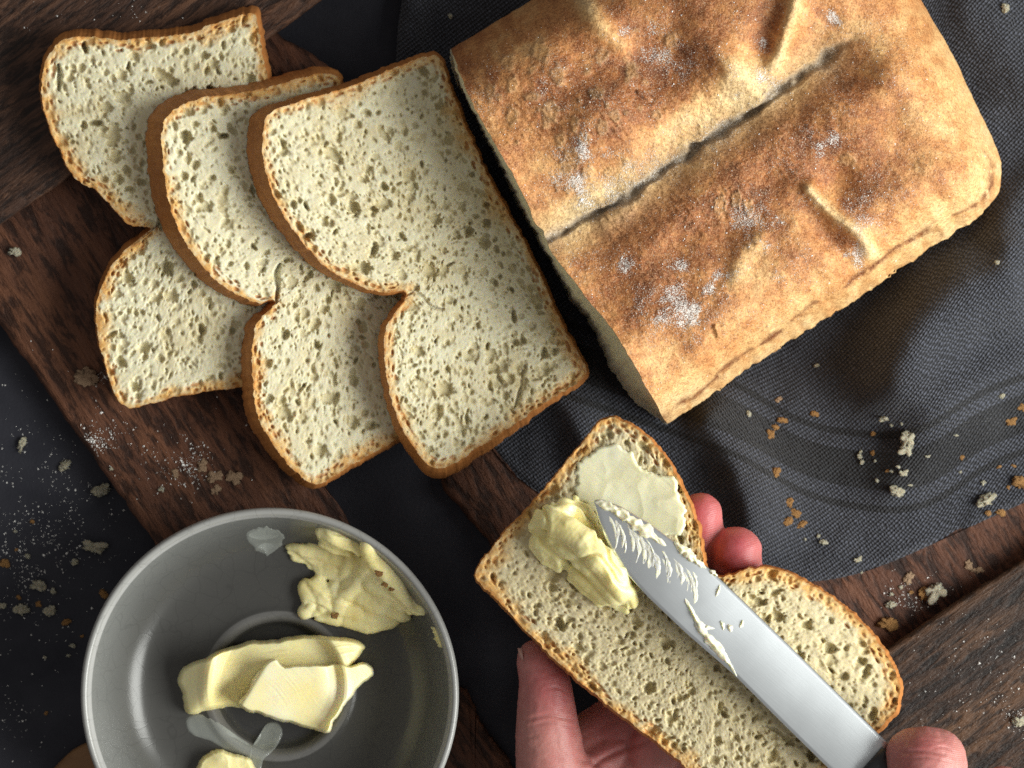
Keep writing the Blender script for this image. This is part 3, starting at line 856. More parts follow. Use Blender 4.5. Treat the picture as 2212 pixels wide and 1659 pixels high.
    stops = [(-0.2, (0.82, 0.60, 0.32)), (0.12, (0.74, 0.46, 0.20)), (0.38, (0.56, 0.255, 0.09)), (0.62, (0.35, 0.125, 0.042)), (0.85, (0.185, 0.06, 0.023)), (1.15, (0.09, 0.033, 0.017))]
    bv = r.sample(x, y, br)
    c = np.stack([np.interp(bv, [s[0] for s in stops], [s[1][q] for s in stops]) for q in range(3)], -1)
    def over(c, m, col):
        m = np.clip(m, 0, 1)[:, None]; return c * (1 - m) + np.array(col) * m
    gi = r.sample(x, y, np.exp(-(gd / (14 * wv))**4) * fade)
    gl = r.sample(x, y, np.exp(-(gb / 46)**2) * fade) * 0.55
    c = over(c, gl, (0.58, 0.47, 0.25))
    c = over(c, gi * 0.9, (0.36, 0.30, 0.22))
    c = over(c, r.sample(x, y, BL) * 0.35, (0.50, 0.32, 0.13))
    c = over(c, r.sample(x, y, RIM) * 0.35, (0.66, 0.50, 0.30))
    c = over(c, r.sample(x, y, seam) * 1.1, (0.17, 0.052, 0.018))
    side = r.sample(x, y, np.where(D < sd, 1.0, 0.0) * low)
    sidev = r.sample(x, y, fbm(X / 16, Y / 16, 90, 3))
    c = over(c, side * sstep(0.05, 0.4, sidev) * 0.6, (0.5, 0.24, 0.08))
    # flour dusting density
    F = 0.30 + 0.30 * fbm(X / 70, Y / 70, 95, 3)
    FC = [(1612, 180, 48, 34, 1.3), (1345, 590, 50, 40, 0.55), (1430, 660, 50, 80, 0.5), (1535, 505, 50, 40, 0.55), (1480, 570, 40, 40, 0.3), (1780, 300, 50, 50, 0.6), (1830, 560, 50, 40, 0.8), (1500, 690, 40, 60, 0.6), (1260, 410, 60, 40, 0.5), (1330, 340, 80, 70, 0.45), (1240, 330, 50, 60, 0.35), (1690, 560, 60, 50, 0.5), (1360, 90, 70, 50, 0.5), (1660, 92, 18, 16, 1.4), (1800, 38, 18, 16, 1.5), (1470, 130, 60, 60, 0.4), (1560, 590, 50, 50, 0.6), (1620, 470, 60, 60, 0.45), (1820, 500, 30, 20, 0.9), (1700, 720, 60, 30, 0.3), (1860, 440, 60, 60, 0.35), (1210, 190, 60, 50, 0.2)]
    for (cx, cy, rx, ry, h) in FC: F += bump(cx, cy, rx, ry, 0.4, h * 0.85) * np.clip(0.5 + 2.2 * fbm(X / 30, Y / 30, 98, 3), 0.0, 1.6)
    F += 0.35 * np.exp(-(gd / 16)**2) * fade
    F *= 1 - 0.85 * np.exp(-(D / 50)**2)
    F = np.clip(F, 0, 1.1)
    fl = r.sample(x, y, F)
    base = P(1600, 400, 0.0075)
    root = empty("bread_loaf", base)
    tag(root, "large golden brown crusty loaf dusted with flour, cut at its left end", "loaf")
    # side walls below the widest line
    nk = 6; rings = []; rc_ = []; 
    t = np.roll(o, -1, 0) - np.roll(o, 1, 0); t /= np.linalg.norm(t, axis=1)[:, None]
    nrm = np.stack([t[:, 1], -t[:, 0]], -1)
    idx = np.where(~is_cut)[0]
    # contiguous run
    st = [q for q in idx if is_cut[(q - 1) % n]]
    if st:
        run = [(st[0] + q) % n for q in range(len(idx))]
    run = np.array(run)
    for q in range(nk + 1):
        s = q / nk
        p = o[run] - nrm[run] * (10 * s * s)
        rings.append(P(p[:, 0], p[:, 1], np.full(len(run), (zed * (1 - s) + 7.5 * s) * mm)))
        rc_.append(np.tile(np.array([[0.5, 0.27, 0.10]]), (len(run), 1)))
    m = len(run)
    # merge top and wall in one crust mesh
    off = len(V)
    ring_idx = [1 + (nr - 1) * n + run] + [off + (q - 1) * m + np.arange(m) for q in range(1, nk + 1)]
    VV = np.vstack([V] + rings[1:]); CCc = np.vstack([c] + rc_[1:]); FFl = np.r_[fl, np.zeros(m * nk)]
    qs = []
    for q in range(nk):
        a, bq = ring_idx[q], ring_idx[q + 1]
        qs.append(np.stack([a[:-1], a[1:], bq[1:], bq[:-1]], -1))
    place("crust", mesh_from("crust", VV, star_faces(n, nr) + [np.concatenate(qs)], M['loaf'], base, CCc, extra={"flour": FFl}), base, root)
    # the cut face
    cut_ring = V[1 + (nr - 1) * n:][is_cut]
    co = o[is_cut]
    m0 = np.where(is_cut)[0]
    # neighbours so that the face closes at both corners
    first = [(q) for q in m0 if not is_cut[(q - 1) % n]][0]
    seq = [(first - 1 + q) % n for q in range(len(m0) + 2)]
    top = V[1 + (nr - 1) * n:][seq]; tp = o[seq]
    cbp = resample(catmull(cutb, False, 8), len(seq), False)
    if np.hypot(*(cbp[0] - tp[0])) > np.hypot(*(cbp[-1] - tp[0])): cbp = cbp[::-1]
    kq = np.arange(len(seq))
    cbp = cbp.copy(); cbp[:, 0] += 3.0 * vn(kq * 0.4, kq * 0, 6) + 2 * vn(kq * 1.1, kq * 0, 7)
    mrows = 40
    rows = []; cols = []
    ztop = top[:, 2]
    for q in range(mrows + 1):
        s = q / mrows
        p = tp * (1 - s) + cbp * s
        z = ztop * (1 - s) + 0.0075 * s
        por = fbm(kq / 3.2, np.full(len(kq), s * 14), 44, 3) * math.sin(math.pi * s) ** 0.5
        rows.append(P(p[:, 0] + por * 5, p[:, 1], z))
        f = 0.4 + 0.5 * fbm(kq / 9, np.full(len(kq), s * 5), 45, 2)
        cc_ = lerp3((0.66, 0.62, 0.44), (0.6, 0.53, 0.34), np.clip(f, 0, 1))
        if q < 2: cc_ = lerp3(cc_, (0.45, 0.22, 0.08), np.full(len(kq), 0.7 - 0.3 * q))
        cols.append(cc_)
    W = len(seq)
    a = np.arange(W - 1)
    qf = [np.stack([q * W + a, q * W + a + 1, (q + 1) * W + a + 1, (q + 1) * W + a], -1) for q in range(mrows)]
    place("crumb", mesh_from("crumb", np.vstack(rows), np.concatenate(qf), M['crumb'], base, np.vstack(cols)), base, root)
    # loose flour grains on the crust
    rng = np.random.default_rng(9)
    N = 110000
    gx = rng.uniform(980, 2160, N); gy = rng.uniform(0, 910, N)
    dens = r.sample(gx, gy, F) * np.clip(0.55 + 0.9 * fbm(gx / 14, gy / 14, 97, 2), 0, 2)
    msk = point_mask(r, o)
    ins = r.sample(gx, gy, msk.astype(float)) > 0.95
    keep = ins & (rng.random(N) < np.minimum(dens, 0.7)**1.2 * 0.24)
    gx, gy = gx[keep], gy[keep]
    dd = r.sample(gx, gy, D)
    gz = zed + 51.0 * dome(dd) + r.sample(gx, gy, Z) * (0.25 + 0.75 * sstep(10, 80, dd))
    grains("flour", P(gx, gy, (gz + 0.05) * mm), rng.gamma(1.4, 0.055, len(gx)) * mm + 0.08 * mm, M['flour'], base, root, seed=2)
    return root

def grains(name, pts, rad, mat, base, parent=None, seed=0, flat=0.5):
    rng = np.random.default_rng(seed)
    N = len(pts)
    tet = np.array([[1, 0, -0.3], [-0.5, 0.87, -0.3], [-0.5, -0.87, -0.3], [0, 0, 0.8]])
    V = np.repeat(tet[None], N, 0) + rng.normal(0, 0.28, (N, 4, 3))
    a = rng.uniform(0, 6.28, N); ca, sa = np.cos(a)[:, None], np.sin(a)[:, None]
    X = V[..., 0] * ca - V[..., 1] * sa; Y = V[..., 0] * sa + V[..., 1] * ca
    V = np.stack([X, Y, V[..., 2] * flat], -1) * np.asarray(rad)[:, None, None] + np.asarray(pts)[:, None, :]
    f = np.array([[0, 1, 3], [1, 2, 3], [2, 0, 3], [0, 2, 1]])
    F = (np.arange(N)[:, None, None] * 4 + f[None]).reshape(-1, 3)
    me = mesh_from(name, V.reshape(-1, 3), F, mat, base, smooth=False)
    o = place(name, me, base, parent)
    tag(o, kind="stuff")
    return o

build_loaf()

# ------------------------------------------------------------------ bowl
BOWLC = P(582, 1505, 0.041)
def build_bowl():
    prof = [(0, 1.5), (26, 1.5), (29, 0.2), (33, 0.2), (35.5, 2.0), (46, 8.5), (55, 17), (61.5, 27), (65.3, 36), (66.6, 39.4), (66.6, 41.0), (65.8, 42.0), (64.7, 41.9), (63.8, 40.6), (62.6, 37.6), (60.6, 32), (58.3, 26.5), (55.6, 21.5), (52.5, 18.0), (48.5, 15.6), (42, 14.2), (34, 13.6), (29.5, 13.8), (27.2, 14.6), (25.6, 14.7), (24.2, 13.6), (22.9, 11.2), (21.4, 9.4), (18.5, 8.8), (12, 8.6), (0, 8.6)]
    p = catmull(prof, False, 5)
    n = 160
    a = np.linspace(0, 2 * math.pi, n, endpoint=False)
    V = []; C = []
    for (r, z) in p:
        r = max(r, 0.02)
        wob = 1 + 0.002 * np.sin(3 * a) + 0.0015 * np.sin(5 * a + 1)
        V.append(np.stack([BOWLC[0] + r * mm * wob * np.cos(a), BOWLC[1] + r * mm * wob * np.sin(a), np.full(n, z * mm)], -1))
    m = len(p)
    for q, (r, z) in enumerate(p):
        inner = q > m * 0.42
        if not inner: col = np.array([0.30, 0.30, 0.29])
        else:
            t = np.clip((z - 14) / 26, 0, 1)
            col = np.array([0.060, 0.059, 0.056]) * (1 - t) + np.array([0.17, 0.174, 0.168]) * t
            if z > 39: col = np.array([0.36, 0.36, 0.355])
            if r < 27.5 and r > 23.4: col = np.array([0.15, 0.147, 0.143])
            if r < 22.5: col = np.array([0.045, 0.045, 0.046])  # ring highlight and recess shade are put into the glaze colour
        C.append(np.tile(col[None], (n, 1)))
    i = np.arange(n); j = (i + 1) % n
    F = np.concatenate([np.stack([q * n + i, q * n + j, (q + 1) * n + j, (q + 1) * n + i], -1) for q in range(m - 1)])
    base = np.array([BOWLC[0], BOWLC[1], 0.0])
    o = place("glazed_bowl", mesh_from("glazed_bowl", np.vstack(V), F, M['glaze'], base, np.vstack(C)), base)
    tag(o, "shallow grey crackle-glazed bowl holding butter", "bowl")
    return np.array(prof[14:])
bowl_prof = build_bowl()
def bowl_z(px, py):
    """inner height of the bowl seen at plan (px,py)"""
    z = np.full(np.shape(px), 0.02)
    pr = bowl_prof[::-1]
    for _ in range(6):
        w = P(px, py, z)
        rr = np.hypot(w[..., 0] - BOWLC[0], w[..., 1] - BOWLC[1]) * 1e3
        z = np.interp(rr, pr[:, 0], pr[:, 1]) * mm
    return z

# ------------------------------------------------------------------ butter
def butter_patch(name, outline, centre, zfun, ctrl, label, cat, edge=10, seed=0, rough=0.5, n=260, nr=60, mat=None, col=(0.94, 0.80, 0.36), col2=(0.95, 0.86, 0.50), sub=0.6, ragged=2.0, parent=None, streak=None, wscale=26, shape=None, drag=None):
    o = orient_cw(resample(catmull(outline, True, 10), n))
    k = np.arange(n)
    t = np.roll(o, -1, 0) - np.roll(o, 1, 0); t /= np.linalg.norm(t, axis=1)[:, None] + 1e-9
    rag = np.stack([t[:, 1], -t[:, 0]], -1) * (ragged * (1.6 * vn(k * 24.0 / n, k * 0, seed) + 0.7 * vn(k * 70.0 / n, k * 0, seed + 1) + 0.25 * vn(k * 150.0 / n, k * 0, seed + 2)))[:, None]
    pts = star_pts(o, centre, nr, 0.9, rag, 8); x, y = pts[:, 0], pts[:, 1]
    o = o + rag
    d = dist_raster(resample(o, 130), 3, 8); dd = d.sample(x, y); dd[-n:] = 0
    f = rbf(ctrl)
    h = np.maximum(f(x, y), 0.3) if shape is None else np.maximum(shape(x, y), 0.3)
    e = np.sqrt(np.clip(1 - (1 - np.clip(dd / edge, 0, 1))**2, 0, 1))
    w = fbm(x / (wscale * 1.5), y / (wscale * 1.5), seed + 3, 2, 0.35)
    rd = 1 - np.abs(w) * 2.0
    nz = rough * (0.9 * rd + 0.12 * fbm(x / 13, y / 13, seed + 5, 2) - 0.4)
    if streak is not None:
        ang, per, amp = streak
        s = (x * math.sin(ang) - y * math.cos(ang)) + 6 * fbm(x / 40, y / 40, seed + 9, 2)
        nz = nz + amp * vn(s / per, (x * math.cos(ang) + y * math.sin(ang)) / 120.0, seed + 11)
    if drag is not None:                                  # fine lines left by the knife
        ang, amp = drag
        s = (x * math.sin(ang) - y * math.cos(ang)) + 9 * fbm(x / 60, y / 60, seed + 19, 2); l_ = x * math.cos(ang) + y * math.sin(ang)
        nz = nz + amp * (vn(s / 4.5, l_ / 90.0, seed + 21) + 0.6 * vn(s / 2.2, l_ / 60.0, seed + 22)) * sstep(-0.3, 0.5, fbm(x / 50, y / 50, seed + 23, 2))
    z = zfun(x, y) + (np.maximum(h + nz * np.clip(h / 3, 0.25, 1), 0.15) * e - sub * (1 - e)) * mm
    V = P(x, y, z)
    g = np.clip(0.5 + 0.6 * fbm(x / 60, y / 60, seed + 15, 2), 0, 1)
    c = lerp3(col, col2, g)
    # closed underside
    bz = P(o[:, 0], o[:, 1], zfun(o[:, 0], o[:, 1]) - (sub + 0.25) * mm)
    cz = P(centre[0], centre[1], float(zfun(np.array([centre[0]]), np.array([centre[1]]))[0]) - (sub + 0.25) * mm)
    VV = np.vstack([V, bz, cz[None]]); CC = np.vstack([c, c[-n:], c[:1]])
    last = 1 + (nr - 1) * n; i = np.arange(n); j = (i + 1) % n; L = len(V)
    sk = np.stack([last + i, last + j, L + j, L + i], -1)
    tri = np.stack([L + i, L + j, np.full(n, L + n)], -1)
    base = P(centre[0], centre[1], float(zfun(np.array([centre[0]]), np.array([centre[1]]))[0])) if parent is None else np.array(parent.location)
    me = mesh_from(name, VV, star_faces(n, nr) + [sk, tri], mat or M['butter'], base, CC)
    ob = place(name, me, base, parent)
    if parent is None: tag(ob, label, cat)
    return ob

def ball_union(chains, step=0.22, drop=28.0, grow=1.035, squash=1.0):
    pts = []
    for ch in chains:
        ch = np.array(ch, float)
        for a, b_ in zip(ch[:-1], ch[1:]):
            wa = P(a[0], a[1], (a[2] - drop) * mm); wb = P(b_[0], b_[1], (b_[2] - drop) * mm)
            L = np.linalg.norm(wb - wa); m = max(int(L / (min(a[3], b_[3]) * mm * step)), 2)
            for t in np.linspace(0, 1, m):
                pts.append((*(wa * (1 - t) + wb * t), grow * (a[3] * (1 - t) + b_[3] * t) * mm))
    pts = np.array(pts)
    nu, nv = 20, 12
    u = np.linspace(0, 2 * math.pi, nu, endpoint=False); v = np.linspace(0.12, math.pi - 0.12, nv)
    sp = np.array([[math.sin(b_) * math.cos(a), math.sin(b_) * math.sin(a), math.cos(b_)] for b_ in v for a in u])
    sp = np.vstack([sp, [[0, 0, 1], [0, 0, -1]]])
    i = np.arange(nu); j = (i + 1) % nu
    q = np.concatenate([np.stack([r_ * nu + i, (r_ + 1) * nu + i, (r_ + 1) * nu + j, r_ * nu + j], -1) for r_ in range(nv - 1)])
    t1 = np.stack([np.full(nu, nu * nv), i, j], -1); t2 = np.stack([np.full(nu, nu * nv + 1), (nv - 1) * nu + j, (nv - 1) * nu + i], -1)
    m = len(sp); N = len(pts)
    V = (sp[None] * np.array([1, 1, squash]) * pts[:, None, 3:4] + pts[:, None, :3]).reshape(-1, 3)
    off = (np.arange(N) * m)[:, None, None]
    return V, [(q[None] + off).reshape(-1, 4), (t1[None] + off).reshape(-1, 3), (t2[None] + off).reshape(-1, 3)]

def remeshed(V, F, base, voxel, smooth):
    me = mesh_from("tmp", V, F, M['skin'], base)
    o = bpy.data.objects.new("tmp_union", me); COL.objects.link(o)
    r = o.modifiers.new("r", 'REMESH'); r.mode = 'VOXEL'; r.voxel_size = voxel
    s = o.modifiers.new("s", 'SMOOTH'); s.factor = 0.5; s.iterations = smooth
    ev = o.evaluated_get(bpy.context.evaluated_depsgraph_get())
    m2 = bpy.data.meshes.new_from_object(ev)
    bpy.data.objects.remove(o)
    nv = len(m2.vertices)
    co = np.empty(nv * 3); m2.vertices.foreach_get("co", co)
    no = np.empty(nv * 3); m2.vertices.foreach_get("normal", no)
    return m2, co.reshape(-1, 3), no.reshape(-1, 3)

BLOB = {}
def butter_blob(name, chains, zfun, label, seed, voxel=0.0005, smooth=3, drag=None, squash=0.8, col=(0.94, 0.80, 0.36), col2=(0.95, 0.86, 0.50), amp=0.35, grow=1.0, lift=1.0, fold=0.7):
    """soft butter: lobes run together, then drawn out with fine knife lines"""
    ch = []
    for c in chains:
        c = np.array(c, float)
        z = np.array([float(zfun(np.array([q[0]]), np.array([q[1]]))[0]) for q in c]) * 1e3 + c[:, 2] * lift
        ch.append(np.c_[c[:, :2], z, c[:, 3]])
    V, F = ball_union(ch, 0.25, 0.0, grow, squash)
    base = V.mean(0); base[2] = V[:, 2].min()
    m2, co, no = remeshed(V, F, base, voxel, smooth)
    w = co + base; s_ = S * (H - w[:, 2]) / H
    px = w[:, 0] / s_ + CX; py = CY - w[:, 1] / s_
    d = amp * fbm(px / 34, py / 34, seed, 2) + 0.10 * fbm(px / 10, py / 10, seed + 2, 2)
    if drag:
        ang, a_ = drag
        s = (px * math.sin(ang) - py * math.cos(ang)) + 10 * fbm(px / 60, py / 60, seed + 19, 2); l_ = px * math.cos(ang) + py * math.sin(ang)
        cz = np.abs(vn(s / 30.0 + 0.8 * fbm(px / 70, py / 70, seed + 31, 2), l_ / 120.0, seed + 33)); d = d - fold * np.exp(-(cz / 0.13)**2) + 0.35 * fold * np.exp(-((cz - 0.42) / 0.2)**2)
        d = d + a_ * (vn(s / 8.0, l_ / 110.0, seed + 21) + 0.5 * vn(s / 3.5, l_ / 70.0, seed + 22)) * sstep(-0.3, 0.5, fbm(px / 50, py / 50, seed + 23, 2))
    co = co + no * d[:, None] * mm
    m2.vertices.foreach_set("co", co.ravel())
    a = m2.color_attributes.new("Col", 'FLOAT_COLOR', 'POINT')
    c = np.ones((len(co), 4)); c[:, :3] = lerp3(col, col2, np.clip(0.5 + 0.6 * fbm(px / 60, py / 60, seed + 15, 2), 0, 1))
    a.data.foreach_set("color", c.ravel())
    m2.polygons.foreach_set("use_smooth", np.full(len(m2.polygons), True))
    m2.materials.clear(); m2.materials.append(M['butter']); m2.name = name; m2.update()
    o = place(name, m2, base)
    tag(o, label, "butter")
    BLOB[name] = (px, py, (co + base)[:, 2])
    return o

bz = lambda x, y: bowl_z(x, y)
def smin(fs, k=1.2):
    return lambda x, y: -k * np.log(sum(np.exp(-f(x, y) / k) for f in fs))
slab_shape = smin([lambda x, y: 17.5 - 0.035 * (1440 - y) - 0.004 * np.abs(x - 620), lambda x, y: 17.5 - 0.15 * (y - 1448 + 0.12 * (x - 600)), lambda x, y: 17.5 - 0.14 * (462 - x) - 0.04 * (y - 1440), lambda x, y: 17.5 - 0.10 * (x - 735)])
block_shape = smin([lambda x, y: 25.5 - 0.018 * (y - 1430), lambda x, y: 25 - 0.115 * (x - 705 - 0.16 * (y - 1480)), lambda x, y: 25 - 0.30 * (548 - x - 0.55 * (y - 1480)), lambda x, y: 24 - 0.22 * (y - 1556 - 0.22 * (x - 640))], 0.7)
butter_patch("butter_slab", [(385, 1470), (400, 1440), (440, 1420), (470, 1405), (540, 1385), (620, 1376), (700, 1374), (760, 1382), (790, 1396), (775, 1415), (758, 1440), (740, 1470), (690, 1500), (600, 1520), (560, 1530), (500, 1530), (440, 1535), (404, 1540), (396, 1500)], (580, 1455), bz,
             [(400, 1460, 7), (450, 1435, 13), (550, 1405, 17), (650, 1395, 18), (740, 1395, 15), (780, 1400, 9), (430, 1490, 9), (500, 1470, 17), (600, 1450, 19), (700, 1440, 17), (420, 1530, 3), (500, 1520, 7), (580, 1515, 9), (680, 1490, 10)], "long slab of butter at the back in the bowl's middle", "butter", seed=31, rough=0.22, wscale=70, shape=slab_shape, drag=(-0.1, 0.10), ragged=2.2, edge=10, n=360, nr=90)
butter_patch("butter_block", [(518, 1523), (536, 1488), (550, 1456), (572, 1434), (598, 1422), (616, 1436), (660, 1436), (715, 1433), (750, 1436), (782, 1432), (804, 1442), (806, 1460), (788, 1474), (772, 1490), (758, 1510), (735, 1538), (717, 1562), (708, 1582), (680, 1578), (640, 1568), (600, 1556), (560, 1540)], (650, 1500), bz,
             [(530, 1518, 14), (560, 1455, 21), (600, 1432, 24), (650, 1440, 26), (720, 1440, 25), (590, 1490, 23), (640, 1490, 24), (690, 1480, 24.5), (720, 1450, 25), (570, 1525, 19), (630, 1545, 19), (690, 1565, 18), (712, 1545, 19), (640, 1520, 21.5), (690, 1530, 21.5), (750, 1470, 17), (795, 1450, 14), (745, 1510, 14), (735, 1480, 21)], "bright square-cut butter block on top in the bowl's middle", "butter", seed=37, rough=0.10, edge=6, wscale=60, shape=block_shape, drag=(0.9, 0.03), ragged=1.8, n=360, nr=90, col2=(0.93, 0.87, 0.60))
butter_blob("butter_smear", [
    [(700, 1148, 1.0, 3.0), (722, 1154, 1.4, 3.8), (748, 1166, 1.2, 3.8), (776, 1182, 0.8, 3.2)], [(704, 1166, 1.0, 3.2), (728, 1174, 1.0, 3.6), (752, 1182, 0.6, 3.6)],
    [(628, 1186, 0.2, 2.2), (655, 1184, 0.4, 3.0), (685, 1190, 0.4, 3.2), (720, 1196, 0.4, 3.6), (750, 1202, 0.6, 4.0)], [(640, 1200, 0.1, 2.4), (672, 1206, 0.2, 3.0), (705, 1214, 0.2, 3.2), (740, 1222, 0.4, 4.0)], [(672, 1222, 0, 2.2), (705, 1232, 0.1, 2.8), (740, 1240, 0.4, 4.0)],
    [(662, 1268, 1.5, 3.2), (672, 1296, 2.0, 4.0), (662, 1320, 1.2, 3.0)], [(682, 1262, 2.0, 3.6), (700, 1284, 2.6, 4.2), (706, 1312, 2.2, 4.2)], [(690, 1322, 1.4, 3.4), (730, 1332, 1.4, 3.6)], [(726, 1276, 2.4, 4.2), (738, 1308, 2.6, 4.4)],
    [(735, 1300, 3.8, 3.4), (760, 1270, 4.4, 3.8), (784, 1236, 3.8, 3.8), (806, 1204, 2.4, 3.4), (796, 1180, 1.2, 3.2)],
    [(752, 1338, 1.6, 3.2), (795, 1350, 2.2, 3.4), (836, 1346, 2.0, 3.2), (854, 1332, 1.6, 2.6)],
    [(790, 1290, 2.6, 5.4), (830, 1305, 2.8, 5.4), (870, 1318, 1.8, 4.2)], [(815, 1250, 2.2, 5.8), (845, 1268, 1.8, 5.4), (876, 1298, 1.4, 4.0)], [(892, 1314, 1.0, 3.0), (914, 1322, 0.8, 2.0)], [(830, 1282, 2.4, 5.2), (870, 1296, 1.6, 4.8)],
    [(770, 1205, 0.8, 4.8), (755, 1235, 0.8, 4.8), (770, 1260, 1.2, 5.0)], [(812, 1204, 0.8, 4.0), (838, 1230, 0.8, 4.4), (864, 1264, 0.8, 4.2), (888, 1298, 0.6, 3.2)], [(790, 1220, 1.0, 5.2), (830, 1235, 1.0, 5.4)], [(755, 1312, 2.0, 4.6), (790, 1325, 2.0, 4.6), (830, 1325, 2.0, 4.4)]],
    bz, "scraped butter heap smeared up the bowl's upper right wall", 41, voxel=0.00045, smooth=3, drag=(0.5, 0.10), squash=0.8, amp=0.3)
butter_patch("butter_piece", [(420, 1668), (432, 1640), (455, 1622), (480, 1620), (520, 1632), (545, 1648), (560, 1690), (530, 1740), (460, 1750), (425, 1710)], (490, 1685), bz,
             [(440, 1650, 5), (480, 1640, 7), (520, 1655, 6), (490, 1700, 7), (450, 1720, 4)], "butter piece cut off by the photo's bottom edge in the bowl", "butter", seed=43, rough=0.5)
butter_patch("butter_dab", [(935, 1352), (950, 1362), (960, 1385), (955, 1398), (942, 1390), (936, 1372)], (947, 1376), bz, [(940, 1362, 1.2), (950, 1380, 1.4)], "tiny butter dab stuck on the bowl's right wall", "butter", seed=44, rough=0.2, n=80, nr=14, edge=6)
film_ctrl = [(0, 0, 0.5), (100, 0, 0.5), (0, 100, 0.5)]
butter_patch("melted_butter", [(530, 1160), (545, 1142), (560, 1138), (585, 1140), (605, 1146), (612, 1165), (600, 1185), (580, 1198), (560, 1195), (545, 1180)], (572, 1168), bz, [(540, 1160, .7), (585, 1160, .9), (570, 1190, .7)], "clear melted butter drop high on the bowl's back wall", "butter", seed=47, rough=0.3, n=90, nr=20, mat=M['film'], sub=0.1, edge=8)
butter_patch("melted_butter", [(400, 1550), (430, 1545), (470, 1560), (500, 1590), (550, 1610), (580, 1560), (610, 1570), (600, 1610), (570, 1640), (560, 1680), (530, 1690), (540, 1640), (500, 1625), (450, 1600), (410, 1585)], (545, 1612), bz, [(430, 1570, .5), (500, 1600, .6), (590, 1590, .7), (550, 1650, .6)], "glassy film of melted butter below the butter block", "butter", seed=48, rough=0.25, n=140, nr=24, mat=M['film'], sub=0.1, edge=8)

# ------------------------------------------------------------------ the slice in the hand
zh = lambda x, y: (68.0 + 0.11 * (np.asarray(x) - 1500) * 0.172 - 13.0 * sstep(1540, 2050, np.asarray(x) - 0.2 * (np.asarray(y) - 1400))) * mm + 0 * np.asarray(y)
SH = [(1318, 902), (1345, 910), (1400, 945), (1448, 1005), (1484, 1075), (1508, 1140), (1518, 1195), (1522, 1222), (1532, 1240), (1560, 1246), (1600, 1232), (1650, 1225), (1705, 1238), (1770, 1272), (1840, 1325), (1898, 1388), (1930, 1440), (1944, 1490), (1936, 1532), (1905, 1568), (1876, 1594), (1800, 1672), (1735, 1760), (1690, 1808), (1650, 1806), (1600, 1770), (1540, 1712), (1480, 1655), (1400, 1590), (1320, 1528), (1240, 1462), (1160, 1388), (1080, 1302), (1040, 1262), (1027, 1240), (1042, 1212), (1090, 1150), (1150, 1085), (1210, 1015), (1268, 945), (1295, 912)]
build_slice("buttered_slice", SH, (1480, 1420), zh, 0.0125, 404, "half buttered bread slice held up in the left hand", "bread slice", skew=(4, 3), n_pores=4400, size=1.0,
            big=[(1790, 1400, 16, 12, 0.3, 2.8), (1640, 1300, 16, 10, 0.3, 2.6), (1680, 1330, 20, 12, 0.4, 2.6), (1740, 1350, 12, 10, 0, 2.4), (1720, 1420, 14, 11, 0, 2.6), (1870, 1450, 9, 16, 0.4, 2.6), (1885, 1545, 10, 16, 0.6, 2.6), (1860, 1390, 14, 8, 0.6, 2.4), (1770, 1500, 24, 14, 0.2, 3.0), (1820, 1460, 12, 10, 0, 2.2), (1850, 1560, 24, 12, 0.5, 3.0), (1470, 1165, 14, 7, 1.2, 2.6), (1440, 1000, 12, 7, 0.9, 2.4), (1390, 965, 14, 8, 0.7, 2.4)],
            tear=[([(1700, 1600), (1680, 1580), (1655, 1568)], 5, 2.2)], rimw=27, bulge=5, crumbcol=(0.64, 0.56, 0.37), crumb_rough=1.5, tanamt=1.0)  # darker crumb colour carries the shade on the held slice

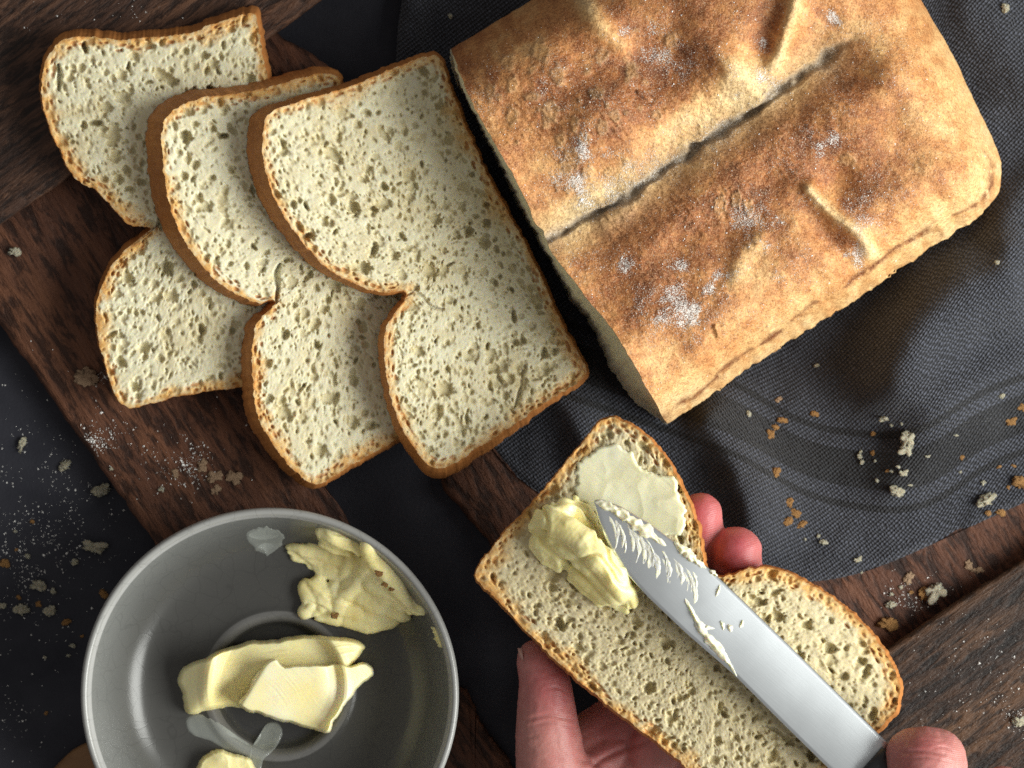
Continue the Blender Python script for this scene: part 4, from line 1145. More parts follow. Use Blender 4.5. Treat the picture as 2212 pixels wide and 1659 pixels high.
butter_patch("butter_spread", [(1238, 1075), (1250, 1040), (1240, 1020), (1262, 985), (1310, 965), (1350, 975), (1390, 1000), (1420, 1020), (1455, 1040), (1480, 1090), (1484, 1120), (1470, 1145), (1440, 1170), (1420, 1165), (1390, 1150), (1350, 1125), (1310, 1110), (1270, 1100)], (1360, 1070), zh,
             [(1260, 1050, 0.7), (1300, 1000, 0.7), (1350, 1000, 1.1), (1400, 1030, 1.5), (1450, 1070, 1.4), (1380, 1090, 0.7), (1440, 1130, 0.9), (1300, 1080, 0.9), (1460, 1110, 1.2)], "thin creamy butter layer spread on the held slice's upper lobe", "butter", seed=51, rough=0.55, n=320, nr=70, edge=7, col=(0.80, 0.74, 0.47), col2=(0.84, 0.80, 0.58), ragged=6, streak=(0.5, 22, 0.25), drag=(0.6, 0.10))
butter_blob("butter_lump", [
    [(1176, 1120, 5, 4.2), (1198, 1106, 6.5, 4.2), (1222, 1098, 6, 3.8)], [(1236, 1098, 4, 3.4), (1256, 1110, 4, 3.4), (1272, 1128, 3, 3.2)],
    [(1192, 1128, 9, 4.4), (1228, 1144, 11.5, 4.6), (1262, 1170, 13, 4.8), (1296, 1208, 13.5, 4.8), (1328, 1246, 12, 4.4), (1350, 1276, 9, 3.8), (1358, 1298, 6, 3.2)],
    [(1216, 1150, 7, 5.0), (1256, 1184, 8, 5.4), (1290, 1222, 8, 5.2), (1322, 1262, 7, 4.8), (1340, 1290, 4.6, 4.2)],
    [(1172, 1140, 3, 3.6), (1168, 1166, 2.5, 3.6), (1184, 1190, 3, 3.8), (1210, 1202, 4, 3.8)], [(1158, 1150, 1.2, 2.8), (1160, 1180, 1.0, 2.6), (1180, 1204, 1.0, 2.6), (1214, 1222, 1.2, 2.8)],
    [(1216, 1186, 9, 2.8), (1244, 1206, 10, 3.2), (1274, 1224, 10, 3.0), (1290, 1240, 8.0, 2.4)], [(1200, 1164, 6.0, 4.0), (1226, 1184, 6.5, 4.0)],
    [(1240, 1228, 2.4, 3.4), (1280, 1258, 3, 4.0), (1314, 1290, 3, 3.6)], [(1332, 1306, 2.0, 3.0), (1352, 1312, 2.4, 2.4)], [(1236, 1244, 0.8, 2.2), (1262, 1268, 0.8, 2.2), (1300, 1298, 1, 2.4)],
    [(1358, 1278, 6, 2.2), (1374, 1270, 5, 1.5)], [(1164, 1124, 5, 2.6), (1154, 1138, 3.6, 2.0)], [(1190, 1100, 5, 2.2), (1205, 1088, 4.6, 1.5)], [(1232, 1090, 5, 2.0), (1240, 1080, 4.4, 1.4)],
    [(1284, 1156, 2, 4.0), (1322, 1215, 2, 4.0), (1356, 1256, 2, 3.4)], [(1210, 1120, 2, 5.5), (1250, 1140, 2, 5.0)]],
    zh, "thick yellow butter lump beside the knife tip on the held slice", 57, voxel=0.0004, smooth=3, drag=(0.85, 0.12), squash=0.95, amp=0.4, fold=1.1, col=(0.95, 0.80, 0.33), col2=(0.96, 0.87, 0.48))

# ------------------------------------------------------------------ knife
def build_knife():
    out = [(1281, 1080), (1300, 1078), (1340, 1093), (1400, 1128), (1460, 1172), (1530, 1226), (1620, 1312), (1720, 1409), (1820, 1508), (1921, 1608), (1906, 1640), (1880, 1672), (1830, 1700), (1792, 1662), (1690, 1562), (1585, 1457), (1480, 1366), (1400, 1290), (1350, 1235), (1315, 1180), (1293, 1125)]
    o = orient_cw(resample(np.array(out, float), 420))
    # soften corners a little
    for _ in range(3): o = 0.25 * np.roll(o, 1, 0) + 0.5 * o + 0.25 * np.roll(o, -1, 0)
    n = len(o); nr = 40; c = (1590, 1395)
    ax = np.array([0.735, 0.678]); ac = np.array([0.678, -0.735])
    def zf(x, y):
        al = (np.asarray(x) - 1283) * ax[0] + (np.asarray(y) - 1085) * ax[1]
        cr = (np.asarray(x) - 1600) * ac[0] + (np.asarray(y) - 1377) * ac[1]
        return (77.0 + 0.004 * al - 0.027 * cr - 4.0 * np.clip(1 - al / 330.0, 0, 1)**2 - 0.7 * (cr / 65)**2 + 0.45 * np.sin(al / 120.0)) * mm
    pts = star_pts(o, c, nr, 0.8); x, y = pts[:, 0], pts[:, 1]
    d = dist_raster(resample(o, 200), 4, 8); dd = d.sample(x, y); dd[-n:] = 0
    cr = (x - 1600) * ac[0] + (y - 1377) * ac[1]; al = (x - 1283) * ax[0] + (y - 1085) * ax[1]
    z = zf(x, y) - 0.45 * mm * (1 - np.clip(dd / 7, 0, 1))**1.5
    V = P(x, y, z)
    lo = P(o[:, 0], o[:, 1], zf(o[:, 0], o[:, 1]) - 1.4 * mm)
    cl = P(c[0], c[1], float(zf(c[0], c[1])) - 1.6 * mm)
    VV = np.vstack([V, lo, cl[None]]); i = np.arange(n); j = (i + 1) % n; L = len(V); last = 1 + (nr - 1) * n
    base = P(1990, 1700, 0.084)
    root = empty("butter_knife", base)
    tag(root, "broad steel knife with butter-smeared blade held over the slice", "knife")
    blade = place("blade", mesh_from("blade", VV, star_faces(n, nr) + [np.stack([last + i, last + j, L + j, L + i], -1), np.stack([L + i, L + j, np.full(n, L + n)], -1)], M['blade'], base), base, root)
    # handle
    hp = np.array([(1872, 1648), (1935, 1716), (2060, 1838), (2200, 1975)], float); rad = [7.5, 8.5, 9.5, 9.0]
    rr = resample(np.c_[hp, rad], 30, False); rings = []
    a = np.linspace(0, 2 * math.pi, 24, endpoint=False)
    for (hx, hy, rd) in rr:
        w = P(hx, hy, float(zf(hx, hy)) - 1 * mm)
        rings.append(w + np.stack([0.69 * np.cos(a) * rd * mm, 0.72 * np.cos(a) * rd * mm, np.sin(a) * rd * 0.6 * mm], -1))
    rings.insert(0, np.repeat(rings[0].mean(0)[None], 24, 0)); rings.append(np.repeat(rings[-1].mean(0)[None], 24, 0))
    Fh = np.concatenate([np.stack([q * 24 + np.arange(24), q * 24 + (np.arange(24) + 1) % 24, (q + 1) * 24 + (np.arange(24) + 1) % 24, (q + 1) * 24 + np.arange(24)], -1) for q in range(len(rings) - 1)])
    place("handle", mesh_from("handle", np.vstack(rings), Fh, M['handle'], base), base, root)
    # butter on the blade
    def strip(poly, w, h, seed, n_=60):
        p = resample(catmull(poly, False, 8), n_, False)
        t = np.gradient(p, axis=0); t /= np.linalg.norm(t, axis=1)[:, None]; nn = np.stack([t[:, 1], -t[:, 0]], -1)
        k = np.arange(n_); prof = np.sin(np.pi * np.clip(k / (n_ - 1), 0.0, 1.0)) ** 0.6
        ww = w * prof * (1 + 0.45 * vn(k * 0.3, k * 0, seed)) + 0.2
        m = 11; V = []
        for q in range(m):
            s = q / (m - 1) * 2 - 1
            pp = p + nn * (s * ww * (1 + 0.25 * vn(k * 0.5, k * 0 + s, seed + 3)))[:, None]
            hh = h * np.sqrt(max(1 - s * s, 0)) * prof * (1 + 0.5 * vn(k * 0.35, k * 0 + s * 1.7, seed + 5)) - 0.12
            V.append(P(pp[:, 0], pp[:, 1], zf(pp[:, 0], pp[:, 1]) + hh * mm))
        V = np.vstack(V); a = np.arange(n_ - 1)
        F = np.concatenate([np.stack([q * n_ + a, q * n_ + a + 1, (q + 1) * n_ + a + 1, (q + 1) * n_ + a], -1) for q in range(m - 1)])
        if np.cross(V[1] - V[0], V[n_] - V[0])[2] < 0: F = F[:, ::-1]
        return V, F
    parts = []
    parts.append(strip([(1284, 1084), (1310, 1092), (1355, 1118), (1400, 1150), (1440, 1180)], 13, 1.6, 1))
    parts.append(strip([(1455, 1170), (1490, 1200), (1526, 1228)], 8, 1.4, 2, 40))
    parts.append(strip([(1478, 1290), (1495, 1320), (1510, 1350), (1540, 1390), (1575, 1432), (1592, 1462)], 9, 1.6, 3))
    parts.append(strip([(1500, 1345), (1515, 1352), (1545, 1358)], 4, 1.0, 4, 24))
    rng = np.random.default_rng(3)
    for q in range(24):                                  # dragged streaks, following the sweep of the knife
        f = q / 23
        sx = 1318 + 175 * f + rng.uniform(-10, 10); sy = 1112 + 125 * f + rng.uniform(-8, 14)
        ln = rng.uniform(30, 85) * (1 - 0.25 * f)
        parts.append(strip([(sx, sy), (sx + 0.22 * ln, sy + 0.35 * ln), (sx + 0.3 * ln, sy + 0.8 * ln), (sx + 0.22 * ln, sy + 1.15 * ln)], rng.uniform(2.0, 7.0), rng.uniform(0.2, 0.38), 10 + q, 22))
    for (sx, sy, ex, ey) in [(1555, 1262, 1545, 1290), (1532, 1232, 1550, 1245), (1572, 1348, 1578, 1366), (1604, 1338, 1598, 1356), (1556, 1340, 1562, 1362)]:
        parts.append(strip([(sx, sy), ((sx + ex) / 2 + 3, (sy + ey) / 2), (ex, ey)], 4, 0.8, int(sx) % 50, 16))
    off = 0; VV = []; FF = []
    for (v, f) in parts: VV.append(v); FF.append(f + off); off += len(v)
    VV = np.vstack(VV)
    C = np.tile(np.array([[0.86, 0.82, 0.62]]), (len(VV), 1))
    place("butter_smear", mesh_from("butter_smear", VV, np.concatenate(FF), M['butter'], base, C), base, blade)
build_knife()

# ------------------------------------------------------------------ hands
def build_hand(name, chains, label, colfun, creases, voxel=0.0006, smooth=9, drop=28.0):
    V, F = ball_union(chains, drop=drop)
    base = V.mean(0); base[2] = V[:, 2].min()
    m2, co, no = remeshed(V, F, base, voxel, smooth)
    nv = len(co)
    w = co + base
    # plan coordinates of every vertex
    s_ = S * (H - w[:, 2]) / H
    px = w[:, 0] / s_ + CX; py = CY - w[:, 1] / s_
    disp = fbm(px / 30, py / 30, 12, 3) * 0.25 - 0.07 * np.exp(-(np.abs(fbm(px / 26, py / 7, 14, 2)) / 0.09)**2)
    for (poly, wd, dep) in creases:
        p = catmull(poly, False, 6); d, fr = polydist(px, py, p, False)
        up = np.clip(no[:, 2] * 2, 0, 1)
        disp -= dep * np.exp(-(d / wd)**2) * up * np.sin(np.pi * np.clip(fr, 0.05, 0.95))
        disp += 0.35 * dep * np.exp(-((d - 2.2 * wd) / (1.6 * wd))**2) * up
    co = co + no * disp[:, None] * mm
    m2.vertices.foreach_set("co", co.ravel())
    a = m2.color_attributes.new("Col", 'FLOAT_COLOR', 'POINT')
    c = np.ones((nv, 4)); c[:, :3] = colfun(px, py, w[:, 2])
    a.data.foreach_set("color", c.ravel())
    m2.polygons.foreach_set("use_smooth", np.full(len(m2.polygons), True))
    m2.materials.clear(); m2.materials.append(M['skin'])
    m2.name = name; m2.update()
    ob = place(name, m2, base)
    tag(ob, label, "hand")
    return ob, base

def skin_col(px, py, z, tips):
    b0 = np.array([0.50, 0.225, 0.20]); red = np.array([0.45, 0.09, 0.105])
    t = np.zeros_like(px)
    for (tx, ty, rx, ry, h) in tips: t = np.maximum(t, h * np.exp(-((px - tx) / rx)**2 - ((py - ty) / ry)**2))
    t = np.clip(t + 0.18 * fbm(px / 40, py / 40, 33, 3), 0, 1)
    return b0 * (1 - t[:, None]) + red * t[:, None]

palm = []
for t in np.linspace(0, 1, 6):
    palm.append([(1330 + 330 * t, 1640 + 20 * t, 48, 11.5), (1400 + 270 * t, 1760, 45, 12), (1440 + 230 * t, 1900, 45, 13), (1480 + 140 * t, 2050, 46, 14), (1500 + 110 * t, 2200, 48, 15)])
LH = [
    [(1400, 1900, 48, 16), (1300, 1800, 53, 16), (1222, 1720, 60, 14.2), (1190, 1650, 65, 12.4), (1184, 1590, 67, 11.4), (1180, 1520, 68.5, 9.9), (1177, 1470, 69, 8.9), (1164, 1432, 69.5, 7.7), (1158, 1424, 69.5, 6.7)],
    [(1390, 1700, 50, 12), (1440, 1560, 58, 10.5), (1480, 1400, 63, 9.6), (1508, 1240, 69, 8.6), (1512, 1150, 75, 8.0), (1513, 1112, 78, 7.5)],
    [(1480, 1720, 48, 12), (1520, 1570, 57, 10.8), (1558, 1420, 62, 10.2), (1583, 1290, 69, 9.4), (1590, 1225, 76, 9.1), (1591, 1192, 80, 8.7)],
    [(1560, 1740, 47, 12), (1610, 1600, 55, 10.4), (1660, 1460, 60, 9.8), (1700, 1350, 64, 9), (1712, 1318, 66, 8.2)],
    [(1640, 1760, 46, 11.5), (1690, 1640, 52, 9.2), (1750, 1530, 57, 8.5), (1795, 1450, 60, 7.8), (1806, 1430, 61, 7.2)],
    [(1270, 1760, 54, 14), (1350, 1690, 50, 12), (1430, 1620, 52, 11)],
    [(1235, 1640, 52, 9), (1300, 1590, 49, 9), (1400, 1560, 50, 10)], [(1262, 1590, 50, 8), (1330, 1555, 48, 8.5)], [(1250, 1680, 54, 11), (1330, 1620, 49, 11)],
] + palm
hand, hb = build_hand("left_hand", LH, "left hand, palm up, holding the bread slice from below",
    lambda px, py, z: skin_col(px, py, z, [(1515, 1110, 60, 110, 0.9), (1591, 1190, 70, 90, 0.95), (1200, 1470, 75, 95, 0.65), (1320, 1580, 90, 110, 0.5), (1235, 1560, 20, 80, 0.5)]),
    [([(1140, 1555), (1185, 1545), (1235, 1556)], 4, 0.5), ([(1145, 1568), (1190, 1560), (1240, 1572)], 3, 0.35), ([(1175, 1490), (1205, 1486), (1230, 1500)], 2.5, 0.25), ([(1260, 1690), (1300, 1640), (1400, 1600)], 6, 0.7), ([(1120, 1600), (1160, 1590)], 3, 0.25), ([(1250, 1640), (1290, 1650), (1340, 1680)], 5, 0.5)])
# thumb nail, on the outer (left) side
def nail():
    V = []; 
    nu, nv = 12, 8
    for q in range(nv):
        for p_ in range(nu):
            s = p_ / (nu - 1) * 2 - 1; t = q / (nv - 1)
            hw = math.sqrt(max(1 - (abs(2 * t - 1))**4, 0.02))
            px = 1119 + 8 * t; py = 1400 + 62 * t
            w = P(px, py, (42.5 - 0.5 * t + s * 4.6 * hw) * mm)
            w[0] += (s * s) * 1.5 * mm - 0.15 * mm
            V.append(w)
    a = [[q * nu + p_, q * nu + p_ + 1, (q + 1) * nu + p_ + 1, (q + 1) * nu + p_] for q in range(nv - 1) for p_ in range(nu - 1)]
    me = mesh_from("nail", np.array(V), np.array(a), M['nail'], hb)
    place("nail", me, hb, hand)
nail()

RH = [
    [(2140, 2080, 100, 16), (2070, 1930, 108, 14.5), (2018, 1780, 116, 12.8), (2004, 1690, 120, 12.0), (2002, 1655, 120.5, 11.2), (1998, 1640, 120, 10.6)],
    [(1975, 1634, 118, 9.3), (2022, 1636, 119, 9.6)],
    [(1982, 1650, 118, 10.4), (2018, 1652, 119, 10.6)],
    [(2250, 2060, 92, 14), (2200, 1900, 95, 11), (2176, 1780, 97, 9.6), (2170, 1712, 98, 8.2), (2169, 1702, 98, 7.3)],
    [(2050, 2080, 96, 13), (1960, 1960, 97, 10), (1900, 1860, 98, 9), (1905, 1800, 99, 8)],
    [(2140, 2080, 100, 16), (2250, 2060, 92, 14), (2300, 2200, 92, 18), (2150, 2200, 95, 18), (2050, 2080, 96, 13)],
    [(2200, 2120, 94, 17), (2280, 2300, 92, 20)], [(2120, 2140, 96, 16), (2220, 2280, 92, 20)],
]
build_hand("right_hand", RH, "right hand with its thumb pressing on the knife handle",
    lambda px, py, z: skin_col(px, py, z, [(1990, 1622, 55, 50, 0.45), (1960, 1650, 40, 60, 0.5)]),
    [([(1945, 1628), (1990, 1622), (2040, 1630)], 3.5, 0.5), ([(1955, 1642), (2000, 1636), (2055, 1646)], 2.5, 0.3), ([(2010, 1618), (2040, 1614), (2062, 1626)], 2.2, 0.25), ([(1970, 1602), (2000, 1598), (2030, 1604)], 2.0, 0.15)], drop=36.0)

# ------------------------------------------------------------------ crumbs
def crumb_mesh(seed, flat):
    rng = np.random.default_rng(seed)
    nu, nv = 30, 14
    V = []
    for q in range(nv):
        b_ = math.pi * (q + 0.5) / nv
        for p_ in range(nu):
            a = 2 * math.pi * p_ / nu
            V.append((math.sin(b_) * math.cos(a), math.sin(b_) * math.sin(a), math.cos(b_)))
    V = np.array(V + [(0, 0, 1), (0, 0, -1)])
    s1 = 1 + 0.55 * vn(V[:, 0] * 1.6 + seed, V[:, 1] * 1.6 + V[:, 2] * 1.3, seed) + 0.50 * vn(V[:, 0] * 3.6, V[:, 1] * 3.6 + V[:, 2] * 3 + seed, seed + 1) + 0.36 * vn(V[:, 0] * 7, V[:, 1] * 7 + V[:, 2] * 5, seed + 2)
    V = V * s1[:, None]
    V[:, 2] = V[:, 2] * flat
    V[:, 2] -= V[:, 2].min()
    V[:, 0] *= 1.15
    i = np.arange(nu); j = (i + 1) % nu
    qd = np.concatenate([np.stack([r_ * nu + i, (r_ + 1) * nu + i, (r_ + 1) * nu + j, r_ * nu + j], -1) for r_ in range(nv - 1)])
    t1 = np.stack([np.full(nu, nu * nv), i, j], -1); t2 = np.stack([np.full(nu, nu * nv + 1), (nv - 1) * nu + j, (nv - 1) * nu + i], -1)
    return V, [qd, t1, t2]

CM = {}
for kind, mt, flat in (("crumb", 'crumb_bit', 0.42), ("flake", 'flake', 0.26), ("dim", 'flake_dim', 0.16)):
    CM[kind] = []
    for s in range(5):
        v, f = crumb_mesh(60 + s * 7 + len(kind), flat)
        CM[kind].append(mesh_from("bread_crumb", v, f, M[mt]))

def surf_z(px, py, where):
    if where == "cloth": return cloth_z(px, py)
    return {"table": 0.0, "board": 0.012, "walnut": 0.012, "thin": 0.004}[where]

def tiny_label(px, py, kind, where):
    hue = {"crumb": "pale", "flake": "orange", "dim": "dull brown"}[kind]
    if where == "cloth":
        if px > 2050: place_ = "near the right edge of the striped cloth"
        elif px > 1840: place_ = "around the largest crumb on the striped cloth" if py < 1100 else "by the cloth's lower hem"
        elif py > 1100: place_ = "on the cloth above the held slice"
        else: place_ = "on the cloth just below the loaf"
    elif where == "table": place_ = "in the left table's crumb cluster" if 1180 < py < 1330 else ("above the left table's crumb cluster" if py <= 1180 else "below the left table's crumb cluster")
    elif where == "board": place_ = "on the red board below the bread slices"
    else: place_ = "on the red board below the cloth hem"
    return "tiny %s crumb %s" % (hue, place_)
SPECIAL = {(380, 1024): "leftmost of the brown flakes on the board above the bowl", (437, 1006): "topmost of the brown flakes on the board above the bowl",
           (467, 1028): "middle of the brown flakes on the board above the bowl", (503, 1031): "rightmost of the brown flakes on the board above the bowl",
           (467, 1058): "lowest of the brown flakes on the board above the bowl", (2092, 1220): "greenish round flake between the cloth hem and the plank",
           (2112, 1232): "slim flake right of the greenish round one below the hem", (350, 1057): "small pale crumb nearest the bowl on the red board", (240, 1012): "tiny pale crumb at the red board's lower edge",
           (1923, 1306): "pale crumb between the held slice and the flour patch", (1967, 1280): "tiny orange crumb in the flour patch below the hem"}
CR_LIST = [
    # px, py, half size, kind, where, aspect, label
    (1958, 945, 17, "crumb", "cloth", 1.0, "largest white crumb on the cloth's stripes, upper half of the pair"),
    (1956, 972, 13, "crumb", "cloth", 1.1, "white crumb touching the underside of the largest crumb on the cloth"),
    (1938, 1061, 13, "crumb", "cloth", 1.5, "ragged white crumb near the lower thin stripe of the cloth"),
    (1950, 1022, 8, "crumb", "cloth", 1.4, "small white crumb between the two biggest ones on the cloth"),
    (1911, 902, 10, "crumb", "cloth", 1.8, "flat oblong tan crumb above the upper thin stripe"),
    (1886, 936, 5, "flake", "cloth", 1.0, None), (1857, 986, 6, "crumb", "cloth", 1.0, None), (1862, 998, 5, "crumb", "cloth", 1.0, None), (1885, 979, 5, "flake", "cloth", 1.0, None),
    (1890, 996, 3, "crumb", "cloth", 1, None), (1894, 1038, 4, "crumb", "cloth", 1, None), (1940, 1008, 4, "crumb", "cloth", 1.5, None), (1917, 1017, 4, "flake", "cloth", 1.5, None), (1926, 1018, 4, "crumb", "cloth", 1.6, None), (1965, 1048, 4, "crumb", "cloth", 2, None), (2003, 986, 4, "crumb", "cloth", 2, None), (2077, 988, 5, "flake", "cloth", 1, None), (2064, 940, 4, "crumb", "cloth", 1.5, None),
    (1947, 914, 4, "crumb", "cloth", 1, None), (1926, 918, 4, "crumb", "cloth", 1, None), (1859, 975, 4, "crumb", "cloth", 1, None),
    (2127, 1080, 16, "crumb", "cloth", 1.6, "oblong cream crumb low on the cloth at the right"),
    (2202, 1042, 17, "flake", "cloth", 1.3, "brown crust flake at the photo's right edge on the cloth"),
    (2182, 911, 10, "flake", "cloth", 1.4, "orange crust crumb on the dark stripe near the right edge"),
    (2208, 880, 8, "flake", "cloth", 1, None), (2162, 1106, 9, "flake", "cloth", 1.3, "orange crumb just right of the oblong cream crumb"), (2135, 1108, 6, "flake", "cloth", 1, None), (2124, 1042, 5, "crumb", "cloth", 1, None), (2164, 855, 6, "crumb", "cloth", 1, None), (2178, 1052, 4, "flake", "cloth", 1, None), (2158, 1008, 4, "flake", "cloth", 2, None), (2190, 1006, 4, "flake", "cloth", 2, None), (2074, 1020, 3, "crumb", "cloth", 1, None),
    (1665, 939, 9, "flake", "cloth", 1.2, "lowest of three orange crust crumbs left on the dark stripe"),
    (1675, 923, 7, "flake", "cloth", 1.1, "middle of three orange crust crumbs left on the dark stripe"),
    (1688, 908, 9, "flake", "cloth", 1.6, "topmost of three orange crust crumbs left on the dark stripe"),
    (1758, 894, 8, "flake", "cloth", 1.3, "orange crumb alone on the upper thin stripe below the loaf"),
    (1682, 862, 7, "dim", "cloth", 1.2, None), (1675, 1021, 10, "flake", "cloth", 1.1, "orange crumb alone between the loaf corner and the fingertips"),
    (1617, 894, 6, "crumb", "cloth", 1.2, None), (1763, 790, 5, "crumb", "cloth", 1.3, None), (2153, 568, 6, "crumb", "cloth", 1.1, "cream crumb on the cloth beside the loaf's right end"),
    (1704, 1085, 9, "flake", "cloth", 1.1, "topmost of the four orange crumbs right of the fingertips"),
    (1719, 1109, 10, "flake", "cloth", 1.3, "middle right of the four orange crumbs near the fingertips"),
    (1702, 1125, 10, "flake", "cloth", 1.4, "left of the four orange crumbs near the fingertips"),
    (1730, 1133, 9, "flake", "cloth", 1.5, "lowest of the four orange crumbs near the fingertips"),
    (1778, 1171, 7, "crumb", "cloth", 1.5, "cream crumb on the cloth above the held slice's right lobe"),
    (1739, 1165, 3, "crumb", "cloth", 1, None), (1768, 1158, 4, "crumb", "cloth", 1, None), (1852, 1209, 7, "crumb", "cloth", 1.6, "white crumb near the cloth's lower hem"), (1861, 1236, 3, "crumb", "cloth", 1, None),
    (2170, 17, 9, "crumb", "cloth", 1.2, "cream crumb on the cloth in the top right corner"), (973, 35, 5, "crumb", "cloth", 1.1, "small olive crumb on the cloth left of the loaf"),
    (1962, 1246, 12, "dim", "thin", 1.1, "pinkish crust flake just below the cloth hem"),
    (2020, 1278, 20, "crumb", "thin", 1.2, "pale torn crumb on the red board between cloth and plank"),
    (1993, 1282, 12, "flake", "thin", 1.2, "brown flake touching the pale torn crumb below the cloth"),
    (2092, 1220, 10, "dim", "thin", 1.2, None), (2112, 1232, 9, "dim", "thin", 1.8, None), (1923, 1306, 9, "crumb", "thin", 1.2, None), (1967, 1280, 5, "flake", "thin", 1, None),
    (1920, 1346, 17, "flake", "thin", 1.4, "brown crust flake right beside the held slice's edge"),
    (1925, 1283, 4, "crumb", "thin", 1, None), (1946, 1268, 4, "crumb", "thin", 1, None),
    (2199, 1559, 12, "crumb", "walnut", 1.1, "round white flour clump on the bottom right plank"),
    (34, 543, 11, "crumb", "board", 1.3, "cream crumb at the photo's left edge on the red board"),
    (182, 816, 22, "dim", "board", 1.1, "large brown crust flake left of the lowest bread slice"),
    (48, 958, 12, "crumb", "table", 2.2, "slim upright white crumb on the black table at left"),
    (140, 1006, 13, "crumb", "table", 1.3, "cream crumb on the black table close to the board edge"),
    (222, 1057, 17, "crumb", "table", 1.7, "greyish flat crumb on the table just left of the board edge"),
    (380, 1024, 9, "dim", "board", 1.2, None), (437, 1006, 12, "dim", "board", 1.1, None), (467, 1028, 13, "dim", "board", 1.3, None), (503, 1031, 14, "dim", "board", 1.1, None), (467, 1058, 10, "dim", "board", 1, None), (350, 1057, 6, "crumb", "board", 1, None), (240, 1012, 4, "crumb", "board", 1, None),
    (203, 1180, 20, "crumb", "table", 2.0, "long cream crumb on the black table up left of the bowl"),
    (162, 1213, 8, "crumb", "table", 1, None), (86, 1263, 15, "crumb", "table", 1.3, "pale ragged crumb in the crumb cluster on the left table"),
    (115, 1277, 7, "crumb", "table", 1, None), (46, 1316, 15, "crumb", "table", 1.3, "pale crumb low in the cluster near the left edge"),
    (110, 1318, 13, "crumb", "table", 1.3, "pale crumb at the right of the left table cluster"),
    (143, 1344, 9, "flake", "table", 1.3, "tan crust flake below the left table cluster"), (226, 1284, 11, "flake", "table", 1.2, "brown crust flake touching the bowl's left outside"),
    (10, 1217, 11, "flake", "table", 1.2, "tan crumb cut by the photo's left edge"), (7, 1308, 8, "crumb", "table", 1.4, None), (40, 1290, 6, "flake", "table", 1.2, None), (158, 1394, 6, "crumb", "table", 1.4, None), (83, 1304, 7, "flake", "table", 1, None), (60, 1201, 6, "crumb", "table", 1, None), (100, 1541, 5, "flake", "table", 1, None), (148, 1416, 4, "crumb", "table", 1.5, None), (97, 1420, 4, "crumb", "table", 1, None), (178, 1374, 4, "flake", "table", 1.6, None), (33, 1148, 4, "crumb", "table", 1, None), (70, 1126, 5, "flake", "table", 1, None), (35, 1188, 4, "flake", "table", 1, None),
]
rng = random.Random(4)
for (px, py, hs, kind, where, asp, lab) in CR_LIST:
    z = surf_z(px, py, where)
    o = bpy.data.objects.new("bread_crumb" if kind == "crumb" else "crust_flake", rng.choice(CM[kind]))
    COL.objects.link(o)
    o.location = P(px, py, z)
    sc = hs * S * (H - z) / H * (0.74 if where == 'table' else 0.84)
    o.scale = (sc * math.sqrt(asp) * 0.92, sc / math.sqrt(asp) * 0.92, sc * 0.85)
    o.rotation_euler = (0, 0, rng.uniform(0, 6.28) if asp < 1.3 else (1.35 if asp > 2.1 else rng.uniform(-0.3, 0.6)))
    if lab: tag(o, lab, "crumb")
    else:
        tag(o, SPECIAL.get((px, py)) or tiny_label(px, py, kind, where), "crumb", "tiny crumbs strewn on the " + {'thin': 'red board by the cloth'}.get(where, where))

# crust bits stuck in the butter of the bowl
for q, (px, py, hs, lab) in enumerate([(820, 1238, 5, "uppermost orange crust bit in the smeared butter"), (832, 1262, 4, "middle orange crust bit in the smeared butter"), (846, 1272, 4, "lower orange crust bit in the smeared butter"), (722, 1330, 5, "orange crust bit at the lower rim of the smeared butter")]):
    o = bpy.data.objects.new("crust_flake", CM["flake"][q]); COL.objects.link(o)
    bx, by, bzz = BLOB['butter_smear']
    z = float(bzz[np.hypot(bx - px, by - py) < 4].max(initial=0.02)) - 0.0003
    o.location = P(px, py, z); s = hs * S; o.scale = (s * 1.2, s, s * 0.9); tag(o, lab, "crumb")

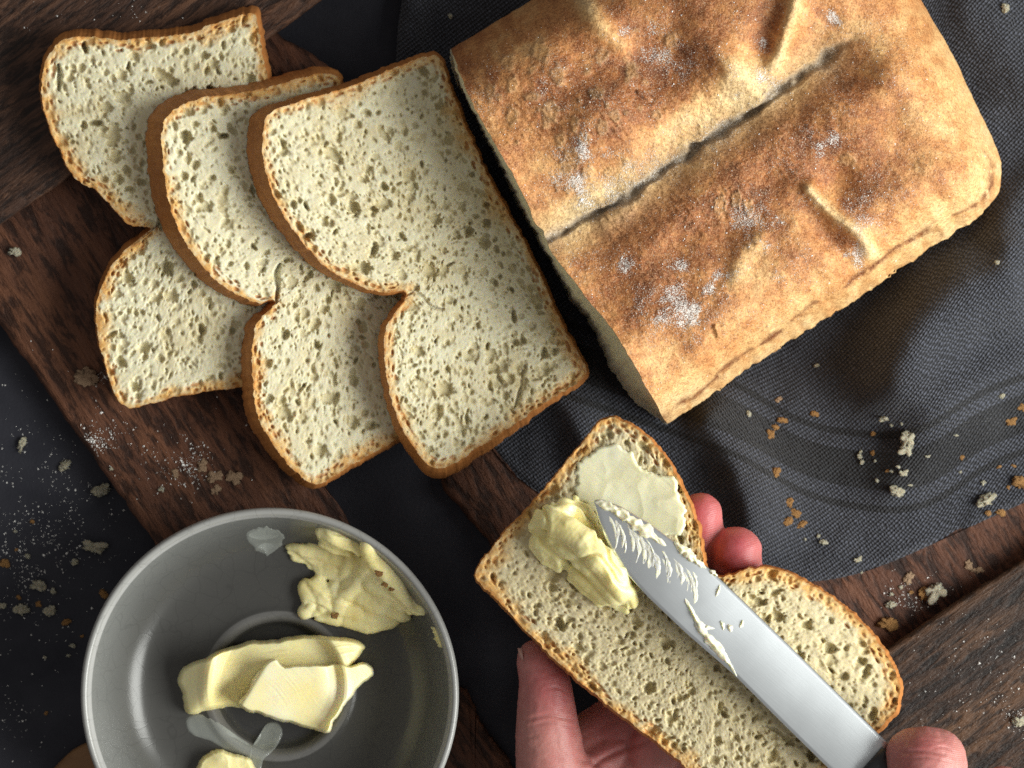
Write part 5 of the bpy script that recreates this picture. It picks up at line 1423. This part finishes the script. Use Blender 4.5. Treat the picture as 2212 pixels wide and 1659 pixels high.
# ------------------------------------------------------------------ flour dust
def dust(name, label, clusters, zf, seed, n_bg=0, bg=None):
    rng = np.random.default_rng(seed); X = []; Y = []
    for (cx, cy, rx, ry, n) in clusters:
        X.append(rng.normal(cx, rx, n)); Y.append(rng.normal(cy, ry, n))
    if n_bg:
        X.append(rng.uniform(bg[0], bg[2], n_bg)); Y.append(rng.uniform(bg[1], bg[3], n_bg))
    X = np.concatenate(X); Y = np.concatenate(Y)
    keep = fbm(X / 22, Y / 22, seed, 2) > -0.18
    X, Y = X[keep], Y[keep]
    ok, z = zf(X, Y)
    X, Y, z = X[ok], Y[ok], z[ok]
    rad = (rng.gamma(1.6, 0.075, len(X)) + 0.06) * mm
    base = P(X.mean(), Y.mean(), 0.0)
    o = grains(name, P(X, Y, z + 0.0001), rad, M['flour'], base, seed=seed)
    tag(o, label, "flour", kind="stuff")
edge_left = lambda x, y: (y - 696) - (x + 5) * 1.402          # >0 : table side of the red board
dust("flour_dust", "fine white flour specks on the black table at the left", [(60, 1190, 60, 45, 420), (100, 1010, 70, 70, 220), (60, 1290, 60, 40, 160), (150, 1130, 60, 60, 140), (30, 1540, 30, 40, 60)],
     lambda x, y: ((edge_left(x, y) > 14) & (x > -20) & (np.hypot(x - 582, y - 1505) > 425), np.zeros_like(x)), 3, 420, (0, 800, 330, 1659))
dust("flour_dust", "fine white flour specks along the red board's lower edge", [(205, 955, 18, 14, 200), (230, 930, 20, 24, 70), (410, 985, 24, 22, 120), (415, 1025, 16, 18, 110), (210, 815, 14, 8, 60), (280, 930, 40, 30, 50), (350, 1010, 60, 40, 90)],
     lambda x, y: ((edge_left(x, y) < -14) & (np.hypot(x - 582, y - 1505) > 425) & (y < 1120), np.full_like(x, 0.0122)), 5, 60, (40, 700, 560, 1110))
dust("flour_dust", "white flour specks strewn over the bottom right plank", [(2165, 1500, 40, 60, 90), (2195, 1555, 12, 14, 90), (2040, 1350, 40, 30, 30), (2120, 1440, 60, 60, 60)],
     lambda x, y: ((y - 1207) + (x - 2212) * 0.62 > 25, np.full_like(x, 0.0122)), 8, 90, (1960, 1320, 2212, 1659))
dust("flour_dust", "flour and fine crumbs on the red board below the cloth hem", [(1965, 1300, 26, 18, 120), (1940, 1270, 26, 16, 40), (2020, 1260, 40, 18, 30)],
     lambda x, y: ((y - 1207) + (x - 2212) * 0.62 < -18, np.full_like(x, 0.0042)), 9)
dust("flour_dust", "a few white flour specks on the top left plank", [(300, 40, 18, 14, 14), (315, 76, 10, 5, 10), (60, 62, 6, 6, 3)],
     lambda x, y: (np.ones(len(x), bool), np.full_like(x, 0.0177)), 10, 30, (40, 0, 520, 80))
